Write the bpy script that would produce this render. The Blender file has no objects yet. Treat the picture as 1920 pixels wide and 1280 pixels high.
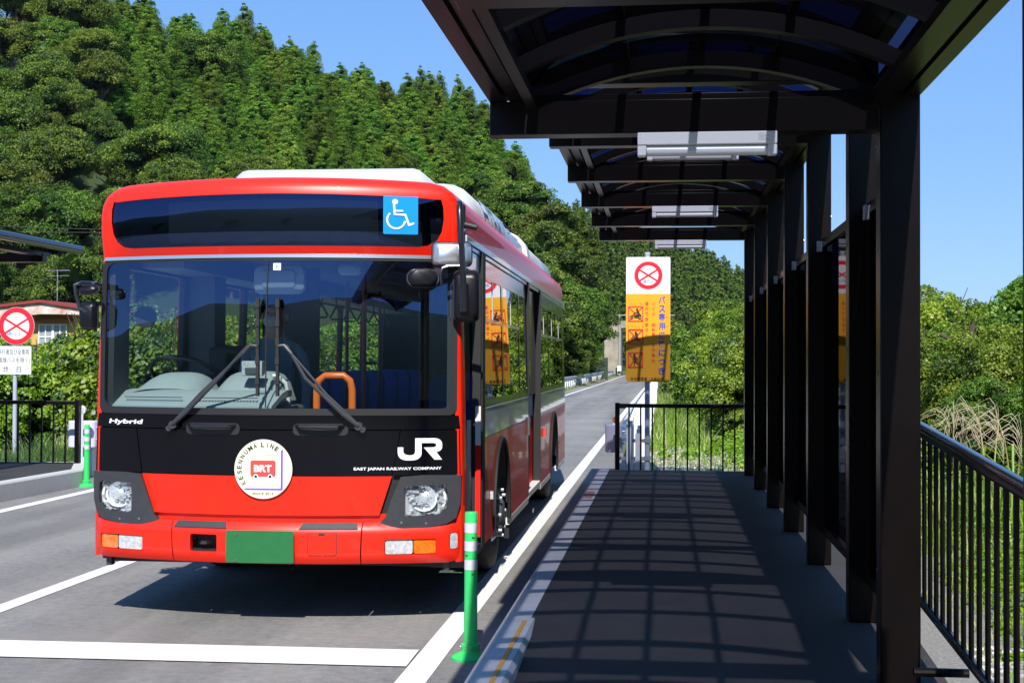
import bpy, bmesh, math, random
import numpy as np
from math import sin, cos, pi, radians, sqrt, atan2, floor
from mathutils import Vector, Matrix
from mathutils.geometry import delaunay_2d_cdt
C = bpy.context.scene.collection
SC = bpy.context.scene

# ------------------------------------------------------------------ camera
EYE = Vector((0, 0, 1.69))
F_PX = 2600.0
def _cam_rot():
    Y = Vector((1247 - 960, -(682 - 640), -F_PX)).normalized()
    a = .0035
    c = -(a * Y[0] + Y[1]) / Y[2]
    Z = Vector((a, 1, c)).normalized()
    X = Y.cross(Z)
    return Matrix((X, Y, Z))          # rows: world axes in camera space -> camera-to-world rotation
CR = _cam_rot()
cd = bpy.data.cameras.new('camera')
cd.sensor_width = 36
cd.lens = F_PX / 1920 * 36
cd.clip_start = .05
cd.clip_end = 4000
cam = bpy.data.objects.new('camera', cd)
C.objects.link(cam)
cam.matrix_world = Matrix.Translation(EYE) @ CR.to_4x4()
SC.camera = cam

# ------------------------------------------------------------------ sky and sun
SUN_EL, SUN_AZ = 45.0, 175.0
w = bpy.data.worlds.new('World')
SC.world = w
w.use_nodes = True
nt = w.node_tree
nt.nodes.clear()
wo = nt.nodes.new('ShaderNodeOutputWorld')
bg = nt.nodes.new('ShaderNodeBackground')
sky = nt.nodes.new('ShaderNodeTexSky')
sky.sky_type = 'NISHITA'
sky.sun_disc = False
sky.sun_elevation = radians(SUN_EL)
sky.sun_rotation = radians(SUN_AZ)
sky.altitude = 100
sky.air_density = 1.0
sky.dust_density = 0.0
sky.ozone_density = 3.0
bg.inputs['Strength'].default_value = 0.15
hsv = nt.nodes.new('ShaderNodeHueSaturation')
hsv.inputs['Saturation'].default_value = 1.3
nt.links.new(sky.outputs[0], hsv.inputs['Color'])
gm = nt.nodes.new('ShaderNodeGamma')
gm.inputs[1].default_value = .38
tn = nt.nodes.new('ShaderNodeMix'); tn.data_type = 'RGBA'; tn.blend_type = 'MULTIPLY'; tn.inputs[0].default_value = 1
tn.inputs[7].default_value = (1.0, 1.46, 2.3, 1)
nt.links.new(hsv.outputs[0], gm.inputs[0]); nt.links.new(gm.outputs[0], tn.inputs[6])
nt.links.new(tn.outputs[2], bg.inputs['Color'])
nt.links.new(bg.outputs[0], wo.inputs['Surface'])
sd = bpy.data.lights.new('sun', 'SUN')
sd.energy = 5.0
sd.angle = radians(.5)
sd.color = (1, .955, .89)
sun = bpy.data.objects.new('sun', sd)
C.objects.link(sun)
az = radians(SUN_AZ); el = radians(SUN_EL)
sdir = Vector((sin(az) * cos(el), cos(az) * cos(el), sin(el)))
sun.rotation_euler = (-sdir).to_track_quat('-Z', 'Y').to_euler()
sun.location = (3, -10, 20)
SC.view_settings.view_transform = 'Standard'
SC.view_settings.look = 'None'
SC.view_settings.exposure = 0.5
SC.view_settings.gamma = 1
SC.render.engine = 'CYCLES'
SC.cycles.max_bounces = 10
SC.cycles.transparent_max_bounces = 24
SC.cycles.caustics_reflective = False
SC.cycles.caustics_refractive = False
SC.cycles.sample_clamp_indirect = 6
SC.cycles.use_denoising = True

# ------------------------------------------------------------------ materials
def _new(name):
    m = bpy.data.materials.new(name)
    m.use_nodes = True
    n = m.node_tree
    n.nodes.clear()
    o = n.nodes.new('ShaderNodeOutputMaterial')
    return m, n, o
def N(n, t, **k):
    x = n.nodes.new(t)
    for a, b in k.items():
        if a.startswith('i_'):
            x.inputs[a[2:].replace('_', ' ')].default_value = b
        else:
            setattr(x, a, b)
    return x
def col4(c): return (c[0], c[1], c[2], 1)
def mat(name, col, rough=.5, metal=0, spec=.5, coat=0, noise=None, bump=None, noise2=None, tc='Object'):
    """noise=(scale, colour, amount[, detail]) blends a second colour in; bump=(scale, strength)"""
    m, n, o = _new(name)
    p = N(n, 'ShaderNodeBsdfPrincipled')
    p.inputs['Base Color'].default_value = col4(col)
    p.inputs['Roughness'].default_value = rough
    p.inputs['Metallic'].default_value = metal
    p.inputs['Specular IOR Level'].default_value = spec
    p.inputs['Coat Weight'].default_value = coat
    p.inputs['Coat Roughness'].default_value = .03
    co = N(n, 'ShaderNodeTexCoord')
    src = None
    for q in (noise, noise2):
        if not q: continue
        t = N(n, 'ShaderNodeTexNoise')
        t.inputs['Scale'].default_value = q[0]
        t.inputs['Detail'].default_value = q[3] if len(q) > 3 else 5
        t.inputs['Roughness'].default_value = .65
        n.links.new(co.outputs[tc], t.inputs['Vector'])
        r = N(n, 'ShaderNodeMapRange')
        r.inputs[1].default_value, r.inputs[2].default_value = q[4] if len(q) > 4 else (.35, .65)
        r.inputs[3].default_value = 0; r.inputs[4].default_value = q[2]
        n.links.new(t.outputs[0], r.inputs[0])
        mx = N(n, 'ShaderNodeMix', data_type='RGBA')
        n.links.new(r.outputs[0], mx.inputs[0])
        if src is None: mx.inputs[6].default_value = col4(col)
        else: n.links.new(src, mx.inputs[6])
        mx.inputs[7].default_value = col4(q[1])
        src = mx.outputs[2]
    if src is not None: n.links.new(src, p.inputs['Base Color'])
    if bump:
        t = N(n, 'ShaderNodeTexNoise')
        t.inputs['Scale'].default_value = bump[0]
        t.inputs['Detail'].default_value = 6
        n.links.new(co.outputs[tc], t.inputs['Vector'])
        b = N(n, 'ShaderNodeBump')
        b.inputs['Strength'].default_value = bump[1]
        b.inputs['Distance'].default_value = .012
        n.links.new(t.outputs[0], b.inputs['Height'])
        n.links.new(b.outputs[0], p.inputs['Normal'])
    n.links.new(p.outputs[0], o.inputs[0])
    return m
def glass(name, tint, refl=.08, rough=.0, power=5, top=.92, colg=(1, 1, 1), edge=None):
    """thin tinted pane: transparent tint under a mirror layer growing towards grazing"""
    m, n, o = _new(name)
    tr = N(n, 'ShaderNodeBsdfTransparent'); tr.inputs[0].default_value = col4(tint)
    g = N(n, 'ShaderNodeBsdfGlossy'); g.inputs['Roughness'].default_value = rough; g.inputs[0].default_value = col4(colg)
    lw = N(n, 'ShaderNodeLayerWeight'); lw.inputs[0].default_value = .5
    pw = N(n, 'ShaderNodeMath', operation='POWER'); pw.inputs[1].default_value = power
    n.links.new(lw.outputs['Facing'], pw.inputs[0])
    if edge:            # a longer way through the sheet at a slant swallows more light
        mr = N(n, 'ShaderNodeMapRange'); mr.inputs[1].default_value = .40; mr.inputs[2].default_value = .80
        n.links.new(lw.outputs['Facing'], mr.inputs[0])
        me_ = N(n, 'ShaderNodeMix', data_type='RGBA'); me_.inputs[6].default_value = col4(tint); me_.inputs[7].default_value = col4(edge)
        n.links.new(mr.outputs[0], me_.inputs[0]); n.links.new(me_.outputs[2], tr.inputs[0])
    ma = N(n, 'ShaderNodeMath', operation='MULTIPLY_ADD'); ma.inputs[1].default_value = top - refl; ma.inputs[2].default_value = refl
    n.links.new(pw.outputs[0], ma.inputs[0])
    mx = N(n, 'ShaderNodeMixShader')
    n.links.new(ma.outputs[0], mx.inputs[0]); n.links.new(tr.outputs[0], mx.inputs[1]); n.links.new(g.outputs[0], mx.inputs[2])
    n.links.new(mx.outputs[0], o.inputs[0])
    return m
def leafmat(name, col, trans=.35, gloss=.06, var=.35):
    m, n, o = _new(name)
    oi = N(n, 'ShaderNodeObjectInfo')
    geo = N(n, 'ShaderNodeNewGeometry')
    ad = N(n, 'ShaderNodeMath', operation='ADD')
    n.links.new(oi.outputs['Random'], ad.inputs[0]); ad.inputs[1].default_value = 0
    hs = N(n, 'ShaderNodeHueSaturation'); hs.inputs['Color'].default_value = col4(col)
    mr = N(n, 'ShaderNodeMapRange'); mr.inputs[3].default_value = 1 - var; mr.inputs[4].default_value = 1 + var
    n.links.new(oi.outputs['Random'], mr.inputs[0]); n.links.new(mr.outputs[0], hs.inputs['Value'])
    mh = N(n, 'ShaderNodeMapRange'); mh.inputs[3].default_value = .475; mh.inputs[4].default_value = .52
    wn = N(n, 'ShaderNodeMath', operation='MULTIPLY'); wn.inputs[1].default_value = 7.31
    fr = N(n, 'ShaderNodeMath', operation='FRACT')
    n.links.new(oi.outputs['Random'], wn.inputs[0]); n.links.new(wn.outputs[0], fr.inputs[0]); n.links.new(fr.outputs[0], mh.inputs[0])
    n.links.new(mh.outputs[0], hs.inputs['Hue'])
    d = N(n, 'ShaderNodeBsdfDiffuse'); t = N(n, 'ShaderNodeBsdfTranslucent'); g = N(n, 'ShaderNodeBsdfGlossy')
    g.inputs['Roughness'].default_value = .55
    hs2 = N(n, 'ShaderNodeHueSaturation'); hs2.inputs['Saturation'].default_value = 1.15; hs2.inputs['Value'].default_value = 1.5
    n.links.new(hs.outputs[0], d.inputs[0]); n.links.new(hs.outputs[0], hs2.inputs['Color']); n.links.new(hs2.outputs[0], t.inputs[0])
    a = N(n, 'ShaderNodeMixShader'); a.inputs[0].default_value = trans
    n.links.new(d.outputs[0], a.inputs[1]); n.links.new(t.outputs[0], a.inputs[2])
    b = N(n, 'ShaderNodeMixShader'); b.inputs[0].default_value = gloss
    n.links.new(a.outputs[0], b.inputs[1]); n.links.new(g.outputs[0], b.inputs[2])
    n.links.new(b.outputs[0], o.inputs[0])
    return m
M = {}
M['red'] = mat('bus_red', (.80, .020, .004), .36, coat=.25, spec=.35, noise=(3, (.74, .012, .004), .5), noise2=(1.4, (.60, .030, .018), .35, 10, (.52, .75)))
M['red_matt'] = mat('door_red', (.72, .014, .008), .6, spec=.2)
M['white_matt'] = mat('door_white', (.80, .79, .74), .6, spec=.2)
M['silver_soft'] = mat('lamp_silver', (.86, .88, .90), .30, metal=.55)
M['black_gloss'] = mat('bus_black', (.002, .002, .004), .10, spec=.32)
M['dark_plastic'] = mat('dark_plastic', (.030, .031, .036), .48, noise=(30, (.045, .046, .05), .5))
M['rubber'] = mat('rubber', (.012, .012, .013), .6)
M['tyre'] = mat('tyre', (.022, .021, .02), .82, noise=(14, (.05, .045, .04), .6))
M['chrome'] = mat('chrome', (.78, .78, .80), .28, metal=.9)
M['steel'] = mat('steel', (.45, .46, .48), .35, metal=1, noise=(20, (.3, .3, .3), .5))
M['lamp_chrome'] = mat('lamp_chrome', (.88, .9, .92), .08, metal=1)
M['silver'] = mat('silver_paint', (.52, .54, .55), .3, coat=.6)
M['white_paint'] = mat('white_paint', (.78, .77, .73), .35, noise=(8, (.66, .65, .6), .4))
M['roof_grey'] = mat('roof_grey', (.62, .64, .68), .38, coat=.3, noise=(5, (.52, .54, .57), .5))
M['orange_lens'] = mat('orange_lens', (.85, .19, .01), .12, coat=1, noise=(60, (.6, .09, .0), .7, 1))
M['clear_lens'] = mat('clear_lens', (.40, .41, .42), .1, coat=1, noise=(50, (.62, .63, .65), .8, 1))
M['green_plate'] = mat('green_plate', (.014, .13, .035), .4, noise=(12, (.02, .16, .05), .5))
M['green_post'] = mat('green_post', (.03, .60, .13), .45, noise=(9, (.03, .46, .12), .6), noise2=(26, (.12, .30, .12), .5, 8, (.58, .72)))
M['reflective'] = mat('reflective_band', (.62, .64, .66), .35, noise=(220, (.42, .44, .47), .8, 1))
M['emblem'] = mat('emblem_cream', (.72, .70, .52), .5)
M['ink'] = mat('ink', (.02, .02, .018), .5)
M['ink_grey'] = mat('ink_grey', (.45, .45, .42), .5)
M['ink_white'] = mat('ink_white', (.9, .9, .9), .45)
M['ink_red'] = mat('ink_red', (.72, .03, .03), .5)
M['logo_red'] = mat('logo_red', (.82, .06, .05), .5)
M['purple'] = mat('purple', (.17, .07, .55), .5)
M['aqua'] = mat('aqua', (.45, .85, .85), .5)
M['sticker_blue'] = mat('sticker_blue', (.0, .27, .80), .4)
M['ink_blue'] = mat('ink_blue', (.045, .06, .42), .5)
M['sign_white'] = mat('sign_white', (.72, .73, .75), .4, noise=(60, (.66, .67, .7), .4))
M['sign_yellow'] = mat('sign_yellow', (.80, .37, .012), .45, noise=(5, (.72, .31, .01), .4))
M['sign_red'] = mat('sign_red', (.70, .015, .03), .4)
M['galv'] = mat('galvanised', (.48, .50, .53), .42, metal=.55, noise=(25, (.36, .38, .4), .6))
M['pole_grey'] = mat('pole_grey', (.42, .45, .52), .4, noise=(9, (.34, .36, .42), .4))
M['rail_white'] = mat('rail_white', (.74, .75, .78), .42, noise=(6, (.6, .6, .6), .45))
M['bag'] = mat('white_sleeve', (.58, .58, .70), .6, noise=(7, (.50, .50, .62), .5), bump=(12, .15))
M['bronze'] = mat('dark_bronze', (.0038, .0028, .0030), .30, metal=0, spec=.20, noise=(7, (.007, .004, .0035), .6))
M['mirror_black'] = mat('mirror_shell', (.007, .007, .010), .35, spec=.3)
M['black_paint'] = mat('black_paint', (.012, .012, .015), .22, coat=.5)
M['lamp_white'] = mat('lamp_white', (.90, .92, .93), .35)
M['lamp_tube'] = mat('lamp_cover', (.80, .83, .86), .25)
M['smoke'] = glass('smoked_polycarbonate', (.28, .29, .36), refl=.05, rough=.02, edge=(.012, .018, .07), top=.35)
M['screen'] = glass('smoked_screen', (.03, .035, .06), refl=.03, rough=.02, top=.28)
M['windscreen'] = glass('windscreen_glass', (.80, .88, .88), refl=.155, colg=(.34, .52, .95))
M['door_glass'] = glass('side_glass', (.34, .42, .38), refl=.10, power=2.2, top=.8)
M['far_glass'] = glass('interior_side_glass', (.80, .87, .82), refl=.05)
M['dest_glass'] = glass('destination_glass', (.24, .27, .32), refl=.12, colg=(.30, .46, 1))
M['lens_glass'] = glass('lens_glass', (.9, .93, .95), refl=.08)
M['mirror'] = mat('mirror', (.8, .82, .84), .03, metal=1)
M['dash'] = mat('dash', (.36, .42, .42), .55, noise=(4, (.31, .36, .37), .5))
M['inside_dark'] = mat('inside_dark', (.022, .023, .026), .6)
M['inside_grey'] = mat('inside_grey', (.12, .13, .14), .6)
M['ceiling'] = mat('ceiling', (.22, .25, .29), .6)
M['seat_blue'] = mat('seat_blue', (.015, .05, .35), .8, noise=(40, (.02, .08, .5), .6))
M['orange_rail'] = mat('orange_rail', (.80, .17, .02), .35)
M['pole_red'] = mat('pole_red', (.30, .045, .02), .35)
M['strap'] = mat('strap', (.02, .025, .035), .5)
M['led'] = mat('led_board', (.09, .115, .12), .5, noise=(400, (.02, .028, .03), .9, 1))
M['skin'] = mat('skin', (.50, .30, .21), .5)
M['hair'] = mat('hair', (.012, .010, .009), .45)
M['shirt'] = mat('shirt', (.20, .28, .37), .8)
M['trousers'] = mat('trousers', (.02, .022, .035), .8)
M['mask'] = mat('mask', (.45, .52, .58), .8)
M['asphalt'] = mat('asphalt', (.235, .232, .228), .88, noise=(15, (.110, .110, .115), .85, 14), noise2=(.45, (.28, .262, .238), .75, 9), bump=(110, .9), tc='Object')
def wheel_tracks(m):
    n = m.node_tree; p = [x for x in n.nodes if x.type == 'BSDF_PRINCIPLED'][0]
    src = p.inputs['Base Color'].links[0].from_socket
    co = N(n, 'ShaderNodeTexCoord'); mp = N(n, 'ShaderNodeMapping'); mp.inputs['Scale'].default_value = (1.1, .045, 1)
    t = N(n, 'ShaderNodeTexNoise'); t.inputs['Scale'].default_value = 1.0; t.inputs['Detail'].default_value = 4
    n.links.new(co.outputs['Object'], mp.inputs[0]); n.links.new(mp.outputs[0], t.inputs['Vector'])
    r = N(n, 'ShaderNodeMapRange'); r.inputs[1].default_value = .4; r.inputs[2].default_value = .6; r.inputs[3].default_value = .74; r.inputs[4].default_value = 1.08
    n.links.new(t.outputs[0], r.inputs[0])
    t2 = N(n, 'ShaderNodeTexNoise'); t2.inputs['Scale'].default_value = 1.9; t2.inputs['Detail'].default_value = 10; t2.inputs['Roughness'].default_value = .75
    n.links.new(co.outputs['Object'], t2.inputs['Vector'])
    r2 = N(n, 'ShaderNodeMapRange'); r2.inputs[1].default_value = .60; r2.inputs[2].default_value = .72; r2.inputs[3].default_value = 1; r2.inputs[4].default_value = .72
    n.links.new(t2.outputs[0], r2.inputs[0])
    mm = N(n, 'ShaderNodeMath', operation='MULTIPLY'); n.links.new(r.outputs[0], mm.inputs[0]); n.links.new(r2.outputs[0], mm.inputs[1])
    mx = N(n, 'ShaderNodeMix', data_type='RGBA', blend_type='MULTIPLY'); mx.inputs[0].default_value = 1
    n.links.new(src, mx.inputs[6]); n.links.new(mm.outputs[0], mx.inputs[7]); n.links.new(mx.outputs[2], p.inputs['Base Color'])
wheel_tracks(M['asphalt'])
M['asphalt_new'] = mat('platform_asphalt', (.029, .028, .0275), .85, noise=(48, (.014, .014, .015), .85, 9), noise2=(1.3, (.046, .043, .039), .65, 9), bump=(300, .5))
M['marking'] = mat('road_marking', (.76, .76, .75), .6, noise=(2.5, (.64, .64, .61), .6, 9), noise2=(22, (.26, .26, .255), .75, 8, (.60, .70)))
M['yellow_line'] = mat('yellow_line', (.72, .33, .02), .6, noise=(30, (.5, .26, .06), .7))
M['concrete'] = mat('concrete', (.40, .395, .375), .85, noise=(6, (.30, .295, .28), .6), bump=(80, .3))
M['kerb'] = mat('kerb_concrete', (.50, .51, .50), .8, noise=(7, (.32, .33, .33), .6, 7), noise2=(1.1, (.50, .49, .46), .4), bump=(90, .3))
M['old_concrete'] = mat('old_concrete', (.40, .36, .29), .9, noise=(.5, (.20, .18, .14), .9, 8))
M['gravel_base'] = mat('gravel_base', (.26, .25, .23), .95, noise=(40, (.12, .11, .1), .8, 6))
M['stone_a'] = mat('stone_a', (.42, .41, .39), .9)
M['stone_b'] = mat('stone_b', (.24, .235, .23), .9)
M['stone_c'] = mat('stone_c', (.55, .53, .48), .9)
M['soil'] = mat('soil_grass', (.07, .10, .02), .95, noise=(1.2, (.12, .11, .05), .7, 8), noise2=(9, (.05, .09, .012), .6))
M['hill_soil'] = mat('hill_soil', (.018, .035, .008), .95, noise=(.2, (.03, .05, .012), .7, 8))
M['wall_yellow'] = mat('house_wall', (.55, .36, .10), .8, noise=(3, (.45, .28, .08), .5))
M['roof_red'] = mat('house_roof', (.25, .03, .025), .6, noise=(2, (.15, .03, .02), .6))
M['fascia'] = mat('fascia', (.70, .70, .66), .7, noise=(1.6, (.38, .12, .05), 1.0, 9))
M['house_glass'] = mat('house_glass', (.30, .33, .36), .15, spec=.8)
M['white_frame'] = mat('white_frame', (.8, .8, .8), .5)
M['bark'] = mat('bark', (.09, .065, .045), .9, noise=(6, (.05, .04, .03), .7))
M['wire'] = mat('wire', (.05, .05, .05), .6)
M['wood_pole'] = mat('concrete_pole', (.30, .29, .27), .8)
# foliage
L = {}
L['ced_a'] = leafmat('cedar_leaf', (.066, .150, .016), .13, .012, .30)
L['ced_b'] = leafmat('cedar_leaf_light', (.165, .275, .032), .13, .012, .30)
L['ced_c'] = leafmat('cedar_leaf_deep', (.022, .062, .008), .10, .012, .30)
L['bro_a'] = leafmat('broad_leaf', (.072, .140, .012), .3, .03)
L['bro_b'] = leafmat('broad_leaf_light', (.150, .220, .020), .3, .03)
L['bro_c'] = leafmat('broad_leaf_deep', (.026, .066, .008), .25, .03)
L['hed_a'] = leafmat('hedge_leaf', (.155, .275, .012), .42, .05, .18)
L['hed_b'] = leafmat('hedge_leaf_light', (.29, .40, .026), .42, .05, .18)
L['hed_c'] = leafmat('hedge_leaf_deep', (.055, .125, .012), .35, .08, .18)
L['gra_a'] = leafmat('grass_blade', (.27, .39, .05), .45, .04, .1)
L['gra_b'] = leafmat('grass_blade_dry', (.50, .50, .20), .4, .04, .1)
L['gra_c'] = leafmat('grass_blade_deep', (.12, .23, .025), .4, .04, .1)
L['plume'] = leafmat('pampas_plume', (.66, .58, .42), .4, .04, .05)
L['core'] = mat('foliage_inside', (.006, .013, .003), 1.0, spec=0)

# ------------------------------------------------------------------ object helpers
def tag(o, label=None, cat=None, group=None, kind=None):
    if label: o['label'] = label
    if cat: o['category'] = cat
    if group: o['group'] = group
    if kind: o['kind'] = kind
    return o
def empty(name, loc=(0, 0, 0), rz=0, parent=None):
    o = bpy.data.objects.new(name, None)
    C.objects.link(o)
    o.location = loc
    o.rotation_euler = (0, 0, rz)
    o.empty_display_size = .2
    if parent: o.parent = parent
    return o
def link(name, me, parent=None):
    o = bpy.data.objects.new(name, me)
    C.objects.link(o)
    if parent: o.parent = parent
    return o
def copy_tree(o, parent=None):
    c = o.copy(); C.objects.link(c)
    c.parent = parent
    for ch in o.children: copy_tree(ch, c)
    return c
def struct(o): o['kind'] = 'structure'; return o
class MB:
    def __init__(s): s.v = []; s.f = []; s.m = []
    def add(s, vs, fs, mi=0):
        b = len(s.v)
        s.v += [tuple(v) for v in vs]
        s.f += [tuple(b + i for i in f) for f in fs]
        s.m += [mi] * len(fs)
        return s
    def box(s, x0, x1, y0, y1, z0, z1, mi=0, M4=None):
        vs = [Vector(p) for p in ((x0,y0,z0),(x1,y0,z0),(x1,y1,z0),(x0,y1,z0),(x0,y0,z1),(x1,y0,z1),(x1,y1,z1),(x0,y1,z1))]
        if M4 is not None: vs = [M4 @ v for v in vs]
        return s.add(vs, [(0,3,2,1),(4,5,6,7),(0,1,5,4),(1,2,6,5),(2,3,7,6),(3,0,4,7)], mi)
    def tube(s, pts, r, seg=10, mi=0, cap=True, r1=None, sq=False):
        pts = [Vector(p) for p in pts]
        n = len(pts)
        up = None; rings = []
        for i, p in enumerate(pts):
            d = (pts[min(i + 1, n - 1)] - pts[max(i - 1, 0)]).normalized()
            if up is None:
                up = Vector((0, 0, 1)) if abs(d.z) < .9 else Vector((0, 1, 0))
            a = d.cross(up).normalized(); b = a.cross(d).normalized(); up = b
            rr = r if r1 is None else r + (r1 - r) * i / max(n - 1, 1)
            if isinstance(rr, (list, tuple)): rr = rr[i]
            k = (pi / seg) if sq else 0
            rings.append([p + a * cos(2 * pi * j / seg + k) * rr + b * sin(2 * pi * j / seg + k) * rr for j in range(seg)])
        vs = [v for ring in rings for v in ring]
        fs = []
        for i in range(n - 1):
            for j in range(seg):
                fs.append((i * seg + j, i * seg + (j + 1) % seg, (i + 1) * seg + (j + 1) % seg, (i + 1) * seg + j))
        if cap:
            fs.append(tuple(range(seg))[::-1]); fs.append(tuple((n - 1) * seg + j for j in range(seg)))
        return s.add(vs, fs, mi)
    def cyl(s, p0, p1, r, seg=16, mi=0, r1=None):
        return s.tube([p0, p1], r, seg, mi, True, r1)
    def lathe(s, prof, seg=24, mi=0, M4=None, close=True):
        """prof [(r,z)] round z"""
        vs = []
        for r, z in prof:
            for j in range(seg):
                v = Vector((r * cos(2 * pi * j / seg), r * sin(2 * pi * j / seg), z))
                vs.append(M4 @ v if M4 is not None else v)
        fs = []
        n = len(prof)
        for i in range(n - 1):
            for j in range(seg):
                fs.append((i * seg + j, i * seg + (j + 1) % seg, (i + 1) * seg + (j + 1) % seg, (i + 1) * seg + j))
        if close:
            fs.append(tuple(range(seg))[::-1]); fs.append(tuple((n - 1) * seg + j for j in range(seg)))
        return s.add(vs, fs, mi)
    def prism(s, poly, fn, d0, d1, mi=0):
        """poly 2D outline, fn(u,v,d)->3D, extruded d0..d1"""
        n = len(poly)
        vs = [fn(u, v, d0) for u, v in poly] + [fn(u, v, d1) for u, v in poly]
        fs = [tuple(range(n))[::-1], tuple(range(n, 2 * n))]
        for i in range(n):
            fs.append((i, (i + 1) % n, n + (i + 1) % n, n + i))
        return s.add(vs, fs, mi)
    def build(s, name, mats, parent=None, bevel=0, smooth=False, ang=35, fix=True, seg=2):
        me = bpy.data.meshes.new(name)
        me.from_pydata(s.v, [], s.f)
        if not isinstance(mats, (list, tuple)): mats = [mats]
        for m in mats: me.materials.append(m)
        me.polygons.foreach_set('material_index', s.m)
        if fix:
            bm = bmesh.new(); bm.from_mesh(me)
            bmesh.ops.recalc_face_normals(bm, faces=bm.faces)
            bm.to_mesh(me); bm.free()
        if smooth:
            me.polygons.foreach_set('use_smooth', [True] * len(me.polygons))
            me.set_sharp_from_angle(angle=radians(ang))
        o = link(name, me, parent)
        if bevel:
            b = o.modifiers.new('bevel', 'BEVEL'); b.width = bevel; b.segments = seg; b.limit_method = 'ANGLE'; b.angle_limit = radians(40)
            if not smooth:
                me.polygons.foreach_set('use_smooth', [True] * len(me.polygons))
                me.set_sharp_from_angle(angle=radians(30))
        return o
def np_mesh(name, V, K, midx, mats, parent=None, smooth=False):
    """V (n,3); consecutive faces of K vertices each"""
    V = np.asarray(V, dtype=np.float32)
    nf = len(V) // K
    me = bpy.data.meshes.new(name)
    me.vertices.add(len(V)); me.vertices.foreach_set('co', V.ravel())
    me.loops.add(nf * K); me.loops.foreach_set('vertex_index', np.arange(nf * K, dtype=np.int32))
    me.polygons.add(nf)
    me.polygons.foreach_set('loop_start', np.arange(0, nf * K, K, dtype=np.int32))
    me.polygons.foreach_set('material_index', np.asarray(midx, dtype=np.int32))
    for m in mats: me.materials.append(m)
    me.update(calc_edges=True)
    return link(name, me, parent) if parent is not False else me
def pin(p, poly):
    x, y = p; r = False; n = len(poly)
    for i in range(n):
        x0, y0 = poly[i]; x1, y1 = poly[i - 1]
        if (y0 > y) != (y1 > y) and x < (x1 - x0) * (y - y0) / (y1 - y0) + x0: r = not r
    return r
def patch(name, outline, fn, mats, parent=None, holes=(), thick=.0, step=.08, off=0.0, smooth=True, ang=35, mb=None, mi=0):
    """a curved panel: 2D outline with holes, mapped by fn(u,v,d); thick>0 closes it backwards"""
    pts = []; edges = []
    def ring(poly):
        b = len(pts)
        out = []
        n = len(poly)
        for i in range(n):
            a = Vector(poly[i]); c = Vector(poly[(i + 1) % n])
            k = max(1, int((c - a).length / step))
            for j in range(k): out.append(a.lerp(c, j / k))
        for i, p in enumerate(out):
            pts.append(p); edges.append((b + i, b + (i + 1) % len(out)))
    ring(outline)
    for h in holes: ring(h)
    us = [p[0] for p in outline]; vs = [p[1] for p in outline]
    nu = int((max(us) - min(us)) / step); nv = int((max(vs) - min(vs)) / step)
    bpts = [p.copy() for p in pts]
    for i in range(1, nu + 1):
        for j in range(1, nv + 1):
            p = (min(us) + i * (max(us) - min(us)) / (nu + 1), min(vs) + j * (max(vs) - min(vs)) / (nv + 1))
            if pin(p, outline) and not any(pin(p, h) for h in holes):
                if min((q.x - p[0]) ** 2 + (q.y - p[1]) ** 2 for q in bpts) > (step * .35) ** 2:
                    pts.append(Vector(p))
    ov, oe, of, *_ = delaunay_2d_cdt([Vector(p) for p in pts], edges, [], 0, 1e-5)
    tris = []
    for f in of:
        c = sum((ov[i] for i in f), Vector((0, 0))) / len(f)
        if pin(c, outline) and not any(pin(c, h) for h in holes): tris.append(tuple(f))
    V = [fn(p.x, p.y, off) for p in ov]
    F = list(tris)
    if thick:
        cnt = {}
        for f in tris:
            for i in range(len(f)):
                e = (f[i], f[(i + 1) % len(f)])
                k = tuple(sorted(e)); cnt.setdefault(k, []).append(e)
        n = len(V)
        V += [fn(p.x, p.y, off - thick) for p in ov]
        F += [tuple(n + i for i in f[::-1]) for f in tris]
        for k, es in cnt.items():
            if len(es) == 1:
                a, b = es[0]; F.append((b, a, n + a, n + b))
    if mb is not None:
        mb.add(V, F, mi); return mb
    m = MB(); m.add(V, F)
    return m.build(name, mats, parent, smooth=smooth, ang=ang)
def rrect(x0, x1, z0, z1, r, n=5):
    out = []
    for cx, cz, a0 in ((x1 - r, z1 - r, 0), (x0 + r, z1 - r, 90), (x0 + r, z0 + r, 180), (x1 - r, z0 + r, 270)):
        for i in range(n + 1):
            a = radians(a0 + 90 * i / n); out.append((cx + r * cos(a), cz + r * sin(a)))
    return out
def circ(cx, cz, r, n=32): return [(cx + r * cos(2 * pi * i / n), cz + r * sin(2 * pi * i / n)) for i in range(n)]

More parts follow.
